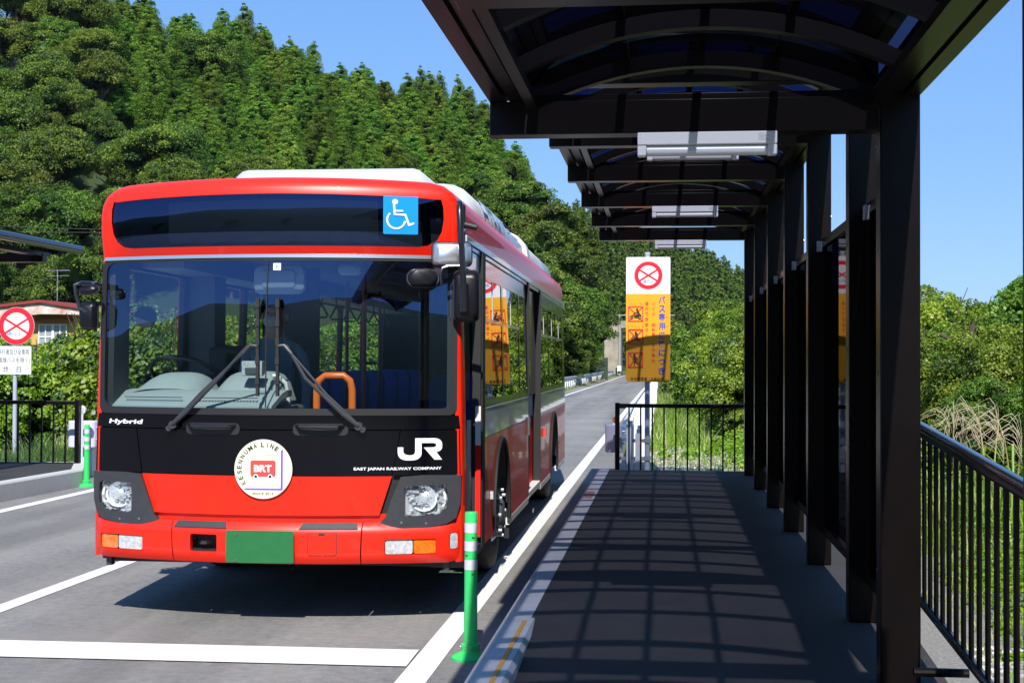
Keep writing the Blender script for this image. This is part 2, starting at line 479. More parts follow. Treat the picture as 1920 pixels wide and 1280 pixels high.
# ------------------------------------------------------------------ flat lettering and marks
def text2d(s, bold=0):
    cu = bpy.data.curves.new('t', 'FONT'); cu.body = s; cu.size = 1; cu.offset = bold; cu.resolution_u = 3
    ob = bpy.data.objects.new('t', cu); C.objects.link(ob)
    dg = bpy.context.evaluated_depsgraph_get()
    me = bpy.data.meshes.new_from_object(ob.evaluated_get(dg))
    V = [(v.co.x, v.co.y) for v in me.vertices]; Fs = [tuple(p.vertices) for p in me.polygons]
    bpy.data.objects.remove(ob); bpy.data.curves.remove(cu); bpy.data.meshes.remove(me)
    return V, Fs
class Decal:
    def __init__(s): s.v = []; s.f = []; s.m = []; s.k = 0
    def raw(s, V, Fs, mi, lift=0):
        s.k += 1
        d = lift + s.k * .00012
        b = len(s.v)
        s.v += [(x, y, d) for x, y in V]; s.f += [tuple(b + i for i in f) for f in Fs]; s.m += [mi] * len(Fs)
    def poly(s, P, mi, lift=0): s.raw(P, [tuple(range(len(P)))], mi, lift)
    def circle(s, cx, cy, r, mi, n=36): s.poly(circ(cx, cy, r, n), mi)
    def ring(s, cx, cy, r0, r1, mi, n=48, a0=0, a1=360):
        V = []; Fs = []
        full = a1 - a0 >= 360
        k = n if full else n + 1
        for i in range(k):
            a = radians(a0 + (a1 - a0) * i / n)
            V += [(cx + r0 * cos(a), cy + r0 * sin(a)), (cx + r1 * cos(a), cy + r1 * sin(a))]
        for i in range(n):
            j = (i + 1) % k
            Fs.append((2 * i, 2 * i + 1, 2 * j + 1, 2 * j))
        s.raw(V, Fs, mi)
    def line(s, pts, w, mi, caps=True):
        for (x0, y0), (x1, y1) in zip(pts, pts[1:]):
            dx, dy = x1 - x0, y1 - y0; l = sqrt(dx * dx + dy * dy) or 1
            nx, ny = -dy / l * w / 2, dx / l * w / 2
            s.poly([(x0 + nx, y0 + ny), (x0 - nx, y0 - ny), (x1 - nx, y1 - ny), (x1 + nx, y1 + ny)], mi)
        if caps:
            for p in pts: s.circle(p[0], p[1], w / 2, mi, 12)
    def text(s, t, cx, cy, h, mi, w=None, bold=0, rot=0, shear=0, fit='h'):
        """centred on its own box; h = box height, w = box width (both stretch)"""
        V, Fs = text2d(t, bold)
        if not V: return
        xs = [v[0] for v in V]; ys = [v[1] for v in V]
        bw = max(xs) - min(xs); bh = max(ys) - min(ys); mx = (max(xs) + min(xs)) / 2; my = (max(ys) + min(ys)) / 2
        if h is None: sx = sy = w / bw
        else:
            sy = h / bh; sx = (w / bw) if w else sy
        c, sn = cos(rot), sin(rot)
        W = []
        for x, y in V:
            x = (x - mx) * sx; y = (y - my) * sy; x += shear * y
            W.append((cx + x * c - y * sn, cy + x * sn + y * c))
        s.raw(W, Fs, mi)
    def build(s, name, mats, parent, fn):
        m = MB(); m.v = [tuple(fn(x, y, d)) for x, y, d in s.v]; m.f = s.f; m.m = s.m
        return m.build(name, mats, parent, fix=False)
# ================================================================== ground, road, platforms
def sheet(name, poly, z, m, kind='structure', thick=0):
    b = MB()
    n = len(poly)
    b.add([(x, y, z) for x, y in poly], [tuple(range(n))])
    o = b.build(name, m, fix=False)
    if o.data.polygons[0].normal.z < 0: o.data.flip_normals()
    return struct(o)
def road_x(y):
    """sideways drift of the bus road far away"""
    return 0 if y < 190 else .004 * (y - 190) ** 2 * .35
sheet('ground', [(-900, -400), (900, -400), (900, 1600), (-900, 1600)], -.012, M['soil'])
b = MB()
R0 = [(-60, -60), (8, -60), (8, 4.3), (-.6, 4.3), (-.6, 22), (-.95, 30), (-.95, 120), (-.95, 190)]
ys = [190, 205, 220, 235, 250]
right = R0 + [(-.95 + road_x(y), y) for y in ys[1:]]
left = [(-6.2 + road_x(y), y) for y in ys[::-1]] + [(-6.2, 110), (-5.9, 60), (-8.3, 36), (-8.3, 18.4), (-60, 18.4)]
sheet('road', right + left, 0.0, M['asphalt'])
# painted markings, one sheet each
def stripe(name, pts, w, z=.004):
    V = []; F = []
    for i, p in enumerate(pts):
        a = Vector(pts[max(i - 1, 0)]); c = Vector(pts[min(i + 1, len(pts) - 1)])
        d = (c - a).normalized(); nrm = Vector((-d.y, d.x)) * w / 2
        V += [(p[0] + nrm.x, p[1] + nrm.y, z), (p[0] - nrm.x, p[1] - nrm.y, z)]
    for i in range(len(pts) - 1): F.append((2 * i, 2 * i + 1, 2 * i + 3, 2 * i + 2))
    m = MB(); m.add(V, F)
    o = m.build(name, M['marking'], fix=False)
    if o.data.polygons[0].normal.z < 0: o.data.flip_normals()
    return struct(o)
stripe('edge_line', [(-1.335, 3), (-1.345, 20), (-1.40, 60), (-1.40, 190)] + [(-1.40 + road_x(y), y) for y in ys[1:]], .165)
stripe('edge_line', [(-7.30, 3), (-7.50, 18.5), (-7.25, 34), (-5.6, 52), (-5.25, 66), (-5.35, 120), (-5.75, 190)] + [(-5.75 + road_x(y), y) for y in ys[1:]], .16)
stripe('lane_line', [(-4.52, 4), (-4.52, 34)], .15)
stripe('stop_line', [(-4.43, 7.80), (-1.43, 7.845)], .45, .008)
stripe('stop_line', [(-7.28, 7.79), (-4.60, 7.80)], .45, .008)

# platform beside the bus, its kerb, and the ramp that runs down from it
PZ = .23
b = MB()
b.box(-.76, 1.36, 8.0, 19.25, -.1, PZ - .004)
o = b.build('platform', M['asphalt_new']); struct(o)
b = MB()
b.add([(-.76, 8.0, PZ - .004), (1.36, 8.0, PZ - .004), (1.36, 4.3, .0), (-.76, 4.3, .0), (-.76, 8.0, -.1), (1.36, 8.0, -.1), (1.36, 4.3, -.1), (-.76, 4.3, -.1)],
      [(0, 1, 2, 3), (0, 4, 5, 1), (3, 2, 6, 7), (0, 3, 7, 4), (1, 5, 6, 2)])
struct(b.build('ramp', M['asphalt_new']))
b = MB()
y = 2.0
for i in range(9):
    y1 = y + 1.99
    if y1 > 19.25: y1 = 19.25
    x1 = -.762 if y >= 7.9 else -.725
    P = [(-.925, -.1), (x1, -.1), (x1, PZ - .03 if y < 7.9 else PZ), (x1 - .02, PZ), (-.905, PZ), (-.925, PZ - .02)]
    if y >= 7.9: P = [(-.925, -.1), (x1, -.1), (x1, PZ), (-.905, PZ), (-.925, PZ - .02)]
    b.prism(P, lambda u, v, d: (u, d, v), y, y1 - .006)
    y = y1
    if y >= 19.2: break
struct(b.build('kerb', M['kerb']))
m = MB(); m.box(-.80, -.778, 3.0, 7.86, PZ + .001, PZ + .004); struct(m.build('yellow_line', M['yellow_line']))
m = MB(); m.box(-.90, -.79, 15.1, 15.9, PZ + .001, PZ + .003); struct(m.build('orange_mark', mat('orange_mark', (.35, .12, .04), .7, noise=(20, (.30, .20, .14), .8))))
# strip of concrete and gravel outside the posts
sheet('verge_strip', [(1.36, 3.0), (1.62, 3.0), (1.62, 19.3), (1.36, 19.3)], .10, M['gravel_base'])
sheet('gravel', [(1.30, 2), (3.0, 2), (2.6, 20), (2.2, 30), (.9, 34), (-.6, 34), (-.6, 19.3), (1.30, 19.3)], .012, M['gravel_base'])
# left platform
b = MB()
PL = [(-8.12, 11), (-8.05, 18.0), (-8.35, 19.3), (-12, 19.3), (-12, 11)]
b.prism([(p[0], p[1]) for p in PL], lambda u, v, d: (u, v, d), -.1, PZ - .004)
struct(b.build('far_platform', M['asphalt_new']))
b = MB()
kp = [(-8.05, 11), (-8.0, 13.0), (-7.96, 15.0), (-7.90, 16.9), (-7.86, 18.12)]
for (x0, y0), (x1, y1) in zip(kp, kp[1:]):
    b.add([(x0, y0, -.1), (x1, y1 - .008, -.1), (x1 - .17, y1 - .008, -.1), (x0 - .17, y0, -.1), (x0, y0, PZ - .02), (x1, y1 - .008, PZ - .02), (x1 - .17, y1 - .008, PZ), (x0 - .17, y0, PZ), (x0 - .015, y0, PZ), (x1 - .015, y1 - .008, PZ)],
          [(0, 1, 5, 4), (4, 5, 9, 8), (8, 9, 6, 7), (7, 6, 2, 3), (0, 4, 8, 7, 3), (1, 2, 6, 9, 5)])
b.add([(-7.86, 18.12, -.1), (-8.35, 19.33, -.1), (-8.50, 19.28, -.1), (-8.03, 18.12, -.1), (-7.86, 18.12, PZ), (-8.35, 19.33, PZ), (-8.50, 19.28, PZ), (-8.03, 18.12, PZ)],
      [(0, 1, 5, 4), (1, 2, 6, 5), (2, 3, 7, 6), (3, 0, 4, 7), (4, 5, 6, 7)])
b.box(-12, -8.5, 19.28, 19.42, -.1, PZ)
struct(b.build('far_kerb', mat('pale_kerb', (.50, .50, .47), .8, noise=(5, (.42, .41, .38), .5, 8), bump=(80, .25))))

# ================================================================== canopies
def arch_z(x, x0, x1, z0, rise):
    c = (x0 + x1) / 2; h = (x1 - x0) / 2; R = (h * h + rise * rise) / (2 * rise)
    return z0 + sqrt(max(R * R - (x - c) ** 2, 0)) - (R - rise)
def make_canopy(name, label, y0, y1, beams, zb, X0=-.865, X1=1.235, post_base=None, rib=.66, posts=(), mirror=False, bh=.15, pw=.19, screens=()):
    """long arched roof on one row of posts; zb = underside of the beams"""
    root = empty(name, (X0 if not mirror else X1, (y0 + y1) / 2, 0))
    ox, oy = root.location.x, root.location.y
    def L_(x, y, z): return (x - ox, y - oy, z)
    def bx(m, a, b_, c, d, e, f): return m.box(a - ox, b_ - ox, c - oy, d - oy, e, f)
    ze = zb + bh + .02
    # gutters along both eaves, a stepped channel each
    for X, s in ((X0, 1), (X1, -1)):
        m = MB()
        q = [(0, .02), (.075, .02), (.075, .045), (.10, .045), (.10, .02), (.16, .02), (.16, .06), (.19, .06), (.19, .13), (.15, .13), (.15, .11), (.02, .11), (.02, .15), (0, .15)]
        P = [(X + s * u, zb + bh - .02 + v) for u, v in q]
        m.prism(P, lambda u, v, d: L_(u, d, v), y0, y1)
        m.build('gutter', M['bronze'], root)
        m = MB()
        bx(m, *(sorted((X + s * .195, X + s * .245))), y0 + .02, y1 - .02, zb + bh - .05, zb + bh - .005)
        m.build('purlin', M['bronze'], root)
    xa, xb = X0 + .205, X1 - .205
    za = zb + bh + .022; rise = .20
    n = 20
    xs = [xa + (xb - xa) * i / n for i in range(n + 1)]
    # curved smoked panels between ribs
    k = max(1, round((y1 - y0) / rib)); st = (y1 - y0) / k
    for i in range(k):
        V = []; F = []
        for x in xs:
            z = arch_z(x, xa, xb, za, rise) + .035
            V += [L_(x, y0 + i * st + .012, z), L_(x, y0 + (i + 1) * st - .012, z)]
        for j in range(n): F.append((2 * j, 2 * j + 1, 2 * j + 3, 2 * j + 2))
        m = MB(); m.add(V, F); m.build('roof_panel', M['smoke'], root, smooth=True, fix=False)
    for i in range(k + 1):
        y = y0 + i * st
        wd = .033
        V = []; F = []
        for x in xs:
            z = arch_z(x, xa, xb, za, rise)
            V += [L_(x, y - wd, z - .045), L_(x, y + wd, z - .045), L_(x, y + wd, z + .032), L_(x, y - wd, z + .032)]
        for j in range(n):
            for q in range(4): F.append((4 * j + q, 4 * j + (q + 1) % 4, 4 * (j + 1) + (q + 1) % 4, 4 * (j + 1) + q))
        F += [(0, 1, 2, 3), (4 * n + 3, 4 * n + 2, 4 * n + 1, 4 * n)]
        m = MB(); m.add(V, F); m.build('rib', M['bronze'], root, smooth=True)
    for fx in (.28, .5, .72):
        x = xa + (xb - xa) * fx; z = arch_z(x, xa, xb, za, rise)
        m = MB(); bx(m, x - .02, x + .02, y0, y1, z + .037, z + .06); m.build('glazing_bar', M['bronze'], root)
    for yb in beams:
        m = MB()
        xs_ = X0 + .002 if yb > 5 else -.655
        bx(m, xs_, X1 - pw - .001, yb, yb + .13, zb, zb + bh)
        bx(m, max(xs_, X0 + .10), (X1 - .2), yb + .03, yb + .10, zb + bh, zb + bh + .035)
        m.build('beam', M['bronze'], root, bevel=.004)
    for yp, base in posts:
        m = MB()
        bx(m, X1 - pw, X1, yp, yp + .14, base, zb + bh + .02)
        p = m.build('post', M['bronze'], root, bevel=.006)
        for z in (base + .5, base + 1.45, base + 2.05, base + 2.55):
            m = MB(); m.cyl(L_(X1, yp + .1, z), L_(X1 + .012, yp + .1, z), .011, 8); m.build('bolt', M['steel'], p)
            m = MB(); m.cyl(L_(X1 - pw - .004, yp + .09, z + .1), L_(X1 - pw, yp + .09, z + .1), .009, 8); m.build('bolt', M['steel'], p)
    for ya, yb, z0, z1 in screens:
        m = MB()
        X = X1 - .075
        fr = empty('wind_screen', (0, 0, 0), 0, root)
        bx(m, X, X + .045, ya, ya + .05, z0, z1); bx(m, X, X + .045, yb - .05, yb, z0, z1)
        bx(m, X, X + .045, ya + .05, yb - .05, z0, z0 + .06); bx(m, X, X + .045, ya + .05, yb - .05, z1 - .06, z1)
        m.build('frame', M['bronze'], fr)
        m = MB(); bx(m, X + .018, X + .026, ya + .05, yb - .05, z0 + .06, z1 - .06); m.build('pane', M['screen'], fr)
        for z in (z1 - .09,):
            for yy in (ya + .01, yb - .06):
                m = MB(); bx(m, X - .035, X, yy, yy + .05, z, z + .075); m.build('bracket', M['galv'], fr)
    tag(root, label, 'canopy')
    return root
posts2 = [(8.06, PZ), (10.33, PZ), (12.33, PZ), (14.36, PZ), (16.42, PZ), (18.48, PZ)]
make_canopy('bus_stop_canopy', 'long dark bronze canopy on a row of posts over the platform, higher one with lamps', 6.30, 18.90,
            [8.0, 10.28, 12.26, 14.28, 16.3, 18.2], 3.305, posts=posts2, rib=.66, bh=.135, X1=1.208, pw=.168,
            screens=[(a[0] + .16, b_[0] - .02, .47, 2.60) for a, b_ in zip(posts2, posts2[1:])])
make_canopy('bus_stop_canopy', 'nearest dark bronze canopy over the ramp, lower than the one beyond it', 2.10, 6.90,
            [4.23, 6.78], 2.815, posts=[(6.79, .10)], rib=.8, bh=.165, X1=1.212, pw=.188, screens=[])
# post of the near canopy at the edge of the photo belongs to the same canopy
near = [o for o in C.objects if o.name.startswith('bus_stop_canopy')][-1]
ox, oy = near.location.x, near.location.y
m = MB(); m.box(1.050 - ox, 1.28 - ox, 4.10 - oy, 4.24 - oy, 0.0, 3.0); m.build('post', M['bronze'], near, bevel=.006)
# screen between ramp post and platform post
fr = empty('wind_screen', (0, 0, 0), 0, near)
m = MB()
X = 1.135 - ox
m.box(X, X + .045, 6.97 - oy, 7.02 - oy, .45, 2.6); m.box(X, X + .045, 7.98 - oy, 8.03 - oy, .45, 2.6)
m.box(X, X + .045, 7.02 - oy, 7.98 - oy, .45, .51); m.box(X, X + .045, 7.02 - oy, 7.98 - oy, 2.54, 2.6)
m.build('frame', M['bronze'], fr)
m = MB(); m.box(X + .018, X + .026, 7.02 - oy, 7.98 - oy, .51, 2.54); m.build('pane', M['screen'], fr)
for z in (2.5,):
    m = MB(); m.box(X - .03, X, 7.9 - oy, 7.96 - oy, z, z + .08); m.build('bracket', M['galv'], fr)

# the canopy of the far platform, only its end shows
root = empty('bus_stop_canopy', (-8.75, 17, 0))
m = MB(); m.tube([(0, -6, 3.37), (0, 3.0, 3.37)], .065, 12); m.build('gutter', M['black_paint'], root, smooth=True)
n = 14; V = []; F = []
for i in range(n + 1):
    t = i / n; x = -.03 - 2.1 * t; z = 3.37 + .27 * sin(pi * t)
    V += [(x, -6, z), (x, 2.9, z)]
for i in range(n): F.append((2 * i, 2 * i + 1, 2 * i + 3, 2 * i + 2))
m = MB(); m.add(V, F); m.build('roof_panel', M['smoke'], root, smooth=True, fix=False)
for y in (-5.9, -4, -2, 0, 2.85):
    V2 = []; F2 = []
    for i in range(n + 1):
        t = i / n; x = -.03 - 2.1 * t; z = 3.36 + .27 * sin(pi * t)
        V2 += [(x, y - .03, z - .06), (x, y + .03, z - .06), (x, y + .03, z - .01), (x, y - .03, z - .01)]
    for j in range(n):
        for q in range(4): F2.append((4 * j + q, 4 * j + (q + 1) % 4, 4 * (j + 1) + (q + 1) % 4, 4 * (j + 1) + q))
    m = MB(); m.add(V2, F2); m.build('rib', M['bronze'], root)
for y in (-4, -1.5, 2.6):
    m = MB(); m.box(-2.2, -.37, y - .06, y + .06, 3.16, 3.29); m.build('beam', M['bronze'], root)
    m = MB(); m.box(-2.35, -2.2, y - .07, y + .07, PZ, 3.3); m.build('post', M['bronze'], root)
m = MB(); m.box(-.55, -.38, -5.9, 2.8, 3.25, 3.31); m.build('purlin', M['bronze'], root)
tag(root, 'end of the dark canopy over the platform on the far side of the bus', 'canopy')

# lamps under the beams
def make_lamp():
    root = empty('fluorescent_lamp')
    m = MB(); m.box(-.335, .335, -.035, .055, -.062, -.001); m.build('housing', M['lamp_white'], root, bevel=.004)
    m = MB(); m.tube([(-.29, 0, -.088), (.29, 0, -.088)], .026, 14); m.build('tube_cover', M['lamp_tube'], root, smooth=True)
    for x in (-1, 1):
        m = MB(); m.box(*(sorted((x * .292, x * .335))), -.03, .03, -.115, -.0625); m.build('end_cap', M['lamp_white'], root, bevel=.006)
    d = Decal()
    for i in range(6): d.line([(.245, -.013 - .006 * i), (.245 + .03 + .012 * ((i * 7) % 3), -.013 - .006 * i)], .0016, 0, False)
    for x in (-.322, .322):
        for z in (-.012, -.03, -.05): d.circle(x, z, .0022, 0, 8)
    d.build('printing', M['ink_grey'], root, lambda u, v, k: (u, -.0352 - k, v))
    return root
lampL = ['white lamp under the nearest beam of the canopy', 'white lamp behind the nearest one, under the second beam', 'white lamp under the middle of the long canopy', 'small far white lamp above the yellow sign']
lp0 = make_lamp()
for i, (yy, z) in enumerate(((6.79, 2.815), (10.29, 3.305), (14.29, 3.305), (18.21, 3.305))):
    r = lp0 if i == 0 else copy_tree(lp0)
    r.location = (.20, yy, z)
    tag(r, lampL[i], 'lamp', 'fluorescent lamps hanging under the canopy beams')
m = MB(); m.box(-.3, .3, -.035, .055, -.07, 0); o = m.build('fluorescent_lamp', M['lamp_white'], bevel=.004); o.location = (-10.28, 19.55, 3.16)
tag(o, 'white lamp under the canopy at the left edge of the photo', 'lamp')
m = MB(); m.box(-.3, .3, -.02, .03, -.12, -.075); m.build('tube_cover', M['lamp_tube'], o)

# ================================================================== fences and ramp railing
def fence_run(name, label, x0, x1, y, z0, z1, n, mt='bronze', posts_at=(0,)):
    root = empty(name, (x0, y, 0))
    w_ = x1 - x0
    m = MB(); m.box(0.0, w_, -.025, .025, z1 - .055, z1); m.build('top_rail', M[mt], root, bevel=.008)
    m = MB(); m.box(0.0, w_, -.015, .015, z0 + .01, z0 + .04); m.build('bottom_rail', M[mt], root)
    for p in posts_at:
        m = MB(); m.box(p * w_ - .032, p * w_ + .032, -.032, .032, -.05, z1 + .012); m.build('post', M[mt], root, bevel=.006)
    for i in range(n):
        x = w_ * (i + 1) / (n + 1)
        m = MB(); m.box(x - .011, x + .011, -.011, .011, z0 + .04, z1 - .055); m.build('baluster', M[mt], root)
    tag(root, label, 'fence')
    return root
fr1 = fence_run('fence', 'black bar fence across the far end of the platform under the yellow sign', -.66, 1.12, 19.4, PZ - .06, 1.135, 10)
m = MB(); m.cyl((-.02, .04, .90), (-.02, .052, .90), .050, 20); m.build('reflector', M['orange_lens'], fr1)
m = MB()
m.tube([(.03, -.04, 1.09), (.12, -.045, 1.09)], .02, 8); m.build('rail_joint', M['rubber'], fr1)
fence_run('fence', 'black bar fence at the end of the left platform before the hedge', -12.0, -8.42, 19.2, PZ - .03, 1.13, 19, posts_at=(1.0, 0))

root = empty('ramp_railing', (1.31, 6.9, 0))
tag(root, 'dark tubular railing with upright bars running down beside the ramp', 'railing')
sl = .06; A_, B_ = -4.2, 1.0
def rz(y, z): return z + sl * y
m = MB(); m.tube([(0, A_, rz(A_, 1.345)), (0, B_, rz(B_, 1.345))], .026, 16); m.build('top_rail', M['black_paint'], root, smooth=True)
m = MB(); m.tube([(0, A_, rz(A_, 1.31)), (0, B_, rz(B_, 1.31))], .018, 8); m.build('rail_web', M['bronze'], root)
m = MB(); m.tube([(0, A_, rz(A_, .455)), (0, B_, rz(B_, .455))], .024, 12); m.build('bottom_rail', M['black_paint'], root, smooth=True)
k = 0
y = A_ + .05
while y < B_:
    m = MB(); m.box(-.010, .010, y - .012, y + .012, rz(y, .47), rz(y, 1.30)); m.build('baluster', M['bronze'], root, bevel=.003)
    y += .155
for y in (-3.0, -.5):
    m = MB(); m.tube([(-.20, y, rz(y, .345)), (.04, y, rz(y, .345))], .020, 10); m.build('brace', M['bronze'], root, smooth=True)
m = MB(); m.box(-.02, .02, -3.02, -2.98, -.05, rz(-3, .45)); m.build('support', M['bronze'], root)

# ================================================================== delineator posts
def make_delineator():
    root = empty('delineator_post')
    m = MB(); m.lathe([(.112, 0), (.112, .012), (.100, .022), (.060, .040), (.055, .045), (.055, .085), (.043, .092)], 32)
    bs = m.build('base', M['green_post'], root, smooth=True)
    for i in range(10):
        a = 2 * pi * i / 10; m = MB(); m.cyl((.053 * cos(a), .053 * sin(a), .068), (.060 * cos(a), .060 * sin(a), .068), .006, 8); m.build('bolt', M['steel'], bs)
    m = MB(); m.lathe([(.040, .088), (.038, .3), (.0365, .60), (.036, .83), (.033, .838), (.0, .84)], 28, close=False)
    m.build('tube', M['green_post'], root, smooth=True)
    for z in (.510, .617, .720):
        m = MB(); m.lathe([(.0380, z), (.0380, z + .057)], 28, close=False); m.build('reflective_band', M['reflective'], root, smooth=True)
    for z, a in ((.695, -1.1), (.592, -2.2), (.485, -1.1)):
        m = MB(); M4 = Matrix.Translation((.0362 * cos(a), .0362 * sin(a), z)) @ Matrix.Rotation(a + pi / 2, 4, 'Z')
        m.box(-.008, .008, -.0025, .002, -.003, .003, M4=M4); m.build('vent_slot', M['ink'], root)
    return root
dl = make_delineator(); dl.location = (-1.105, 7.90, 0)
tag(dl, 'near green flexible post with white bands standing by the kerb and bus corner', 'delineator', 'green delineator posts')
d2 = copy_tree(dl); d2.location = (-7.80, 18.10, 0.0)
tag(d2, 'far green flexible post with white bands left of the bus', 'delineator', 'green delineator posts')
# white reflector post behind the far one
def reflector_post(x, y, h, label, s=1):
    root = empty('reflector_post', (x, y, 0))
    m = MB(); m.cyl((0, 0, 0), (0, 0, h), .022 * s, 12); m.build('stem', M['rail_white'], root, smooth=True)
    m = MB(); m.cyl((0, -.02, h + .05 * s), (0, .03, h + .05 * s), .055 * s, 24); hd = m.build('head', M['rail_white'], root, smooth=True)
    m = MB(); m.cyl((0, -.026, h + .05 * s), (0, -.0205, h + .05 * s), .042 * s, 24); m.build('lens', M['clear_lens'], hd, smooth=True)
    tag(root, label, 'reflector', 'white round reflectors along the road'); return root
reflector_post(-8.40, 19.3, .94, 'white round reflector on a stem right behind the far green post', 1.1)
reflector_post(-6.75, 92, .92, 'tiny white reflector beside the guardrail right of the bus', 1.2)
reflector_post(-6.75, 138, .92, 'tiny white reflector further along the guardrail', 1.2)

# ================================================================== guardrails
def guardrail(name, label, pts, step, mt='rail_white', beam=True, side=1, ph=.72, pwid=.11, zb=.60):
    """W-beam along pts with a post every step metres; side=+1 beam on the road side at larger x"""
    root = empty(name, (pts[0][0], pts[0][1], 0))
    tag(root, label, 'guardrail')
    o0 = Vector((pts[0][0], pts[0][1], 0))
    P = []; 
    for a, c in zip(pts, pts[1:]):
        a = Vector(a); c = Vector(c); n = max(1, int((c - a).length / step))
        for i in range(n): P.append(a.lerp(c, i / n))
    P.append(Vector(pts[-1]))
    prof = [(0, 0), (.03, .03), (.075, .055), (.075, .105), (.03, .135), (.02, .155), (.03, .175), (.075, .205), (.075, .255), (.03, .28), (0, .31)]
    V = []; F = []; k = len(prof)
    for i, p in enumerate(P):
        d = (P[min(i + 1, len(P) - 1)] - P[max(i - 1, 0)]).normalized(); nr = Vector((d.y, -d.x)) * side
        for u, v in prof: V.append((p.x - o0.x + nr.x * u, p.y - o0.y + nr.y * u, zb - .1 + v))
    for i in range(len(P) - 1):
        for j in range(k - 1): F.append((i * k + j, i * k + j + 1, (i + 1) * k + j + 1, (i + 1) * k + j))
    m = MB(); m.add(V, F); m.build('rail', M[mt], root, smooth=True, fix=False)
    return root, P, o0
gr, P, o0 = guardrail('guardrail', 'white steel guardrail on posts along the right edge of the road beyond the platform', [(-.58, 20.4), (-.66, 30), (-.70, 60), (-.75, 110), (-.6, 150)], 1.35, 'rail_white', side=-1)
for p in P[:60]:
    m = MB()
    for dx in (0, .13):
        m.box(p.x - o0.x + .02 + dx, p.x - o0.x + .09 + dx, p.y - o0.y - .07, p.y - o0.y + .07, -.02, .80 - dx)
    m.build('post', M['rail_white'], gr)
# the rail opens into the tall white boxes seen through the fence
m = MB()
for i in range(14):
    y = 3.6 + i * 1.9
    m.box(.04, .30, y - .03, y + .03, .05, .78)
m.build('panel', M['rail_white'], gr)
gl, P, o0 = guardrail('guardrail', 'long white guardrail left of the road disappearing behind the bus', [(-8.35, 20.2), (-8.3, 34), (-6.9, 56), (-6.45, 80), (-6.6, 130), (-6.9, 185)], 2.0, 'galv', side=1)
for p in P[:95]:
    m = MB(); m.box(p.x - o0.x - .12, p.x - o0.x - .0, p.y - o0.y - .06, p.y - o0.y + .06, -.02, .56); m.build('post', M['rail_white'], gl)
def sleeve(x, y, label, w=.24, rz_=0):
    root = empty('guardrail_sleeve', (x, y, 0), rz_)
    m = MB()
    m.prism(rrect(-w / 2, w / 2, -.10, .10, .07, 5), lambda u, v, d: (u, v, d), .42, .82)
    m.build('cover', M['bag'], root, bevel=.02, smooth=True, seg=3)
    m = MB()
    for z in (.55, .72): m.cyl((w / 2 - .01, -.03, z), (w / 2 + .03, -.03, z), .012, 8)
    m.build('bolt', M['galv'], root)
    tag(root, label, 'rail end cover', 'white sleeves over the guardrail ends'); return root
sleeve(-.73, 20.0, 'white padded sleeve over the guardrail end beside the black fence post', .25)
s2 = sleeve(-8.57, 19.75, 'white padded sleeve over the guardrail end behind the green post', .42)
m = MB(); m.box(.1, .95, .02, .14, .46, .82); m.build('rail_plate', M['bag'], s2, bevel=.02)
m = MB(); m.box(-.02, .12, .05, .2, -.02, .42); m.build('post', M['rail_white'], s2)
# ================================================================== signs
SGN = [M['sign_white'], M['sign_yellow'], M['sign_red'], M['ink_blue'], M['ink_red'], M['ink'], M['logo_red']]
def flat(yf=0.0):
    return lambda u, v, d: (u, yf - d, v)
root = empty('road_sign', (-.25, 20.5, 0))
tag(root, 'tall white and yellow sign with no-entry circle and three crossed-out pictograms on a grey pole', 'road sign')
s_ = .65 / 407
def U(px): return (px - 421) * s_
def Vz(py): return 3.262 - (py - 65) * s_
m = MB(); m.prism(rrect(U(218), U(625), Vz(1215), Vz(65), .022), flat(), -.004, 0); m.build('board', M['galv'], root)
d = Decal()
d.poly(rrect(U(219), U(624), Vz(1214), Vz(66), .021), 0)
P = [(U(219), Vz(405)), (U(219), Vz(1190)), (U(226), Vz(1208)), (U(242), Vz(1214)), (U(600), Vz(1214)), (U(617), Vz(1208)), (U(624), Vz(1190)), (U(624), Vz(405))]
d.poly(P[::-1], 1)
cx, cy, r = U(423), Vz(235), 128 * s_
d.ring(cx, cy, r * 1.03, r * 1.045, 2)
d.ring(cx, cy, r * .72, r, 2)
for a in (32, 148):
    c_, s2_ = cos(radians(a)) * r * .84, sin(radians(a)) * r * .84
    d.line([(cx - c_, cy - s2_), (cx + c_, cy + s2_)], 17 * s_, 2, False)
d.text('通行止', U(421), Vz(291), 36 * s_, 3, w=98 * s_)
big = 'バス専用道路につき'
for i, ch in enumerate(big):
    d.text(ch, U(548), Vz([460, 545, 618, 705, 788, 870, 948, 1032, 1115][i]), (66 if i not in (7,) else 50) * s_, 3, w=(60 if i else 62) * s_, bold=.03)
for t, y in (('せん', 622), ('よう', 705), ('どう', 785), ('ろ', 868)):
    d.text(t, U(594), Vz(y), 15 * s_, 5, w=26 * s_ if len(t) > 1 else 14 * s_)
for i, ch in enumerate('バイク・自転車・歩行者も'):
    y = [498, 545, 594, 640, 690, 735, 778, 828, 878, 925, 970, 1020][i]
    if ch == '・': d.circle(U(470), Vz(y), 3 * s_, 4, 8)
    else: d.text(ch, U(470), Vz(y), 34 * s_, 4, w=30 * s_, bold=.01)
for t, y in (('じ', 690), ('てん', 735), ('しゃ', 778), ('ほ', 878), ('こう', 920), ('しゃ', 970)):
    d.text(t, U(497), Vz(y), 11 * s_, 4, w=(7 * len(t)) * s_, rot=0)
for i, ch in enumerate('通行できません'):
    d.text(ch, U(409), Vz([497, 544, 592, 640, 690, 735, 785][i]), 34 * s_, 4, w=30 * s_, bold=.01)
for t, y in (('つう', 497), ('こう', 542)): d.text(t, U(437), Vz(y), 11 * s_, 4, w=14 * s_)
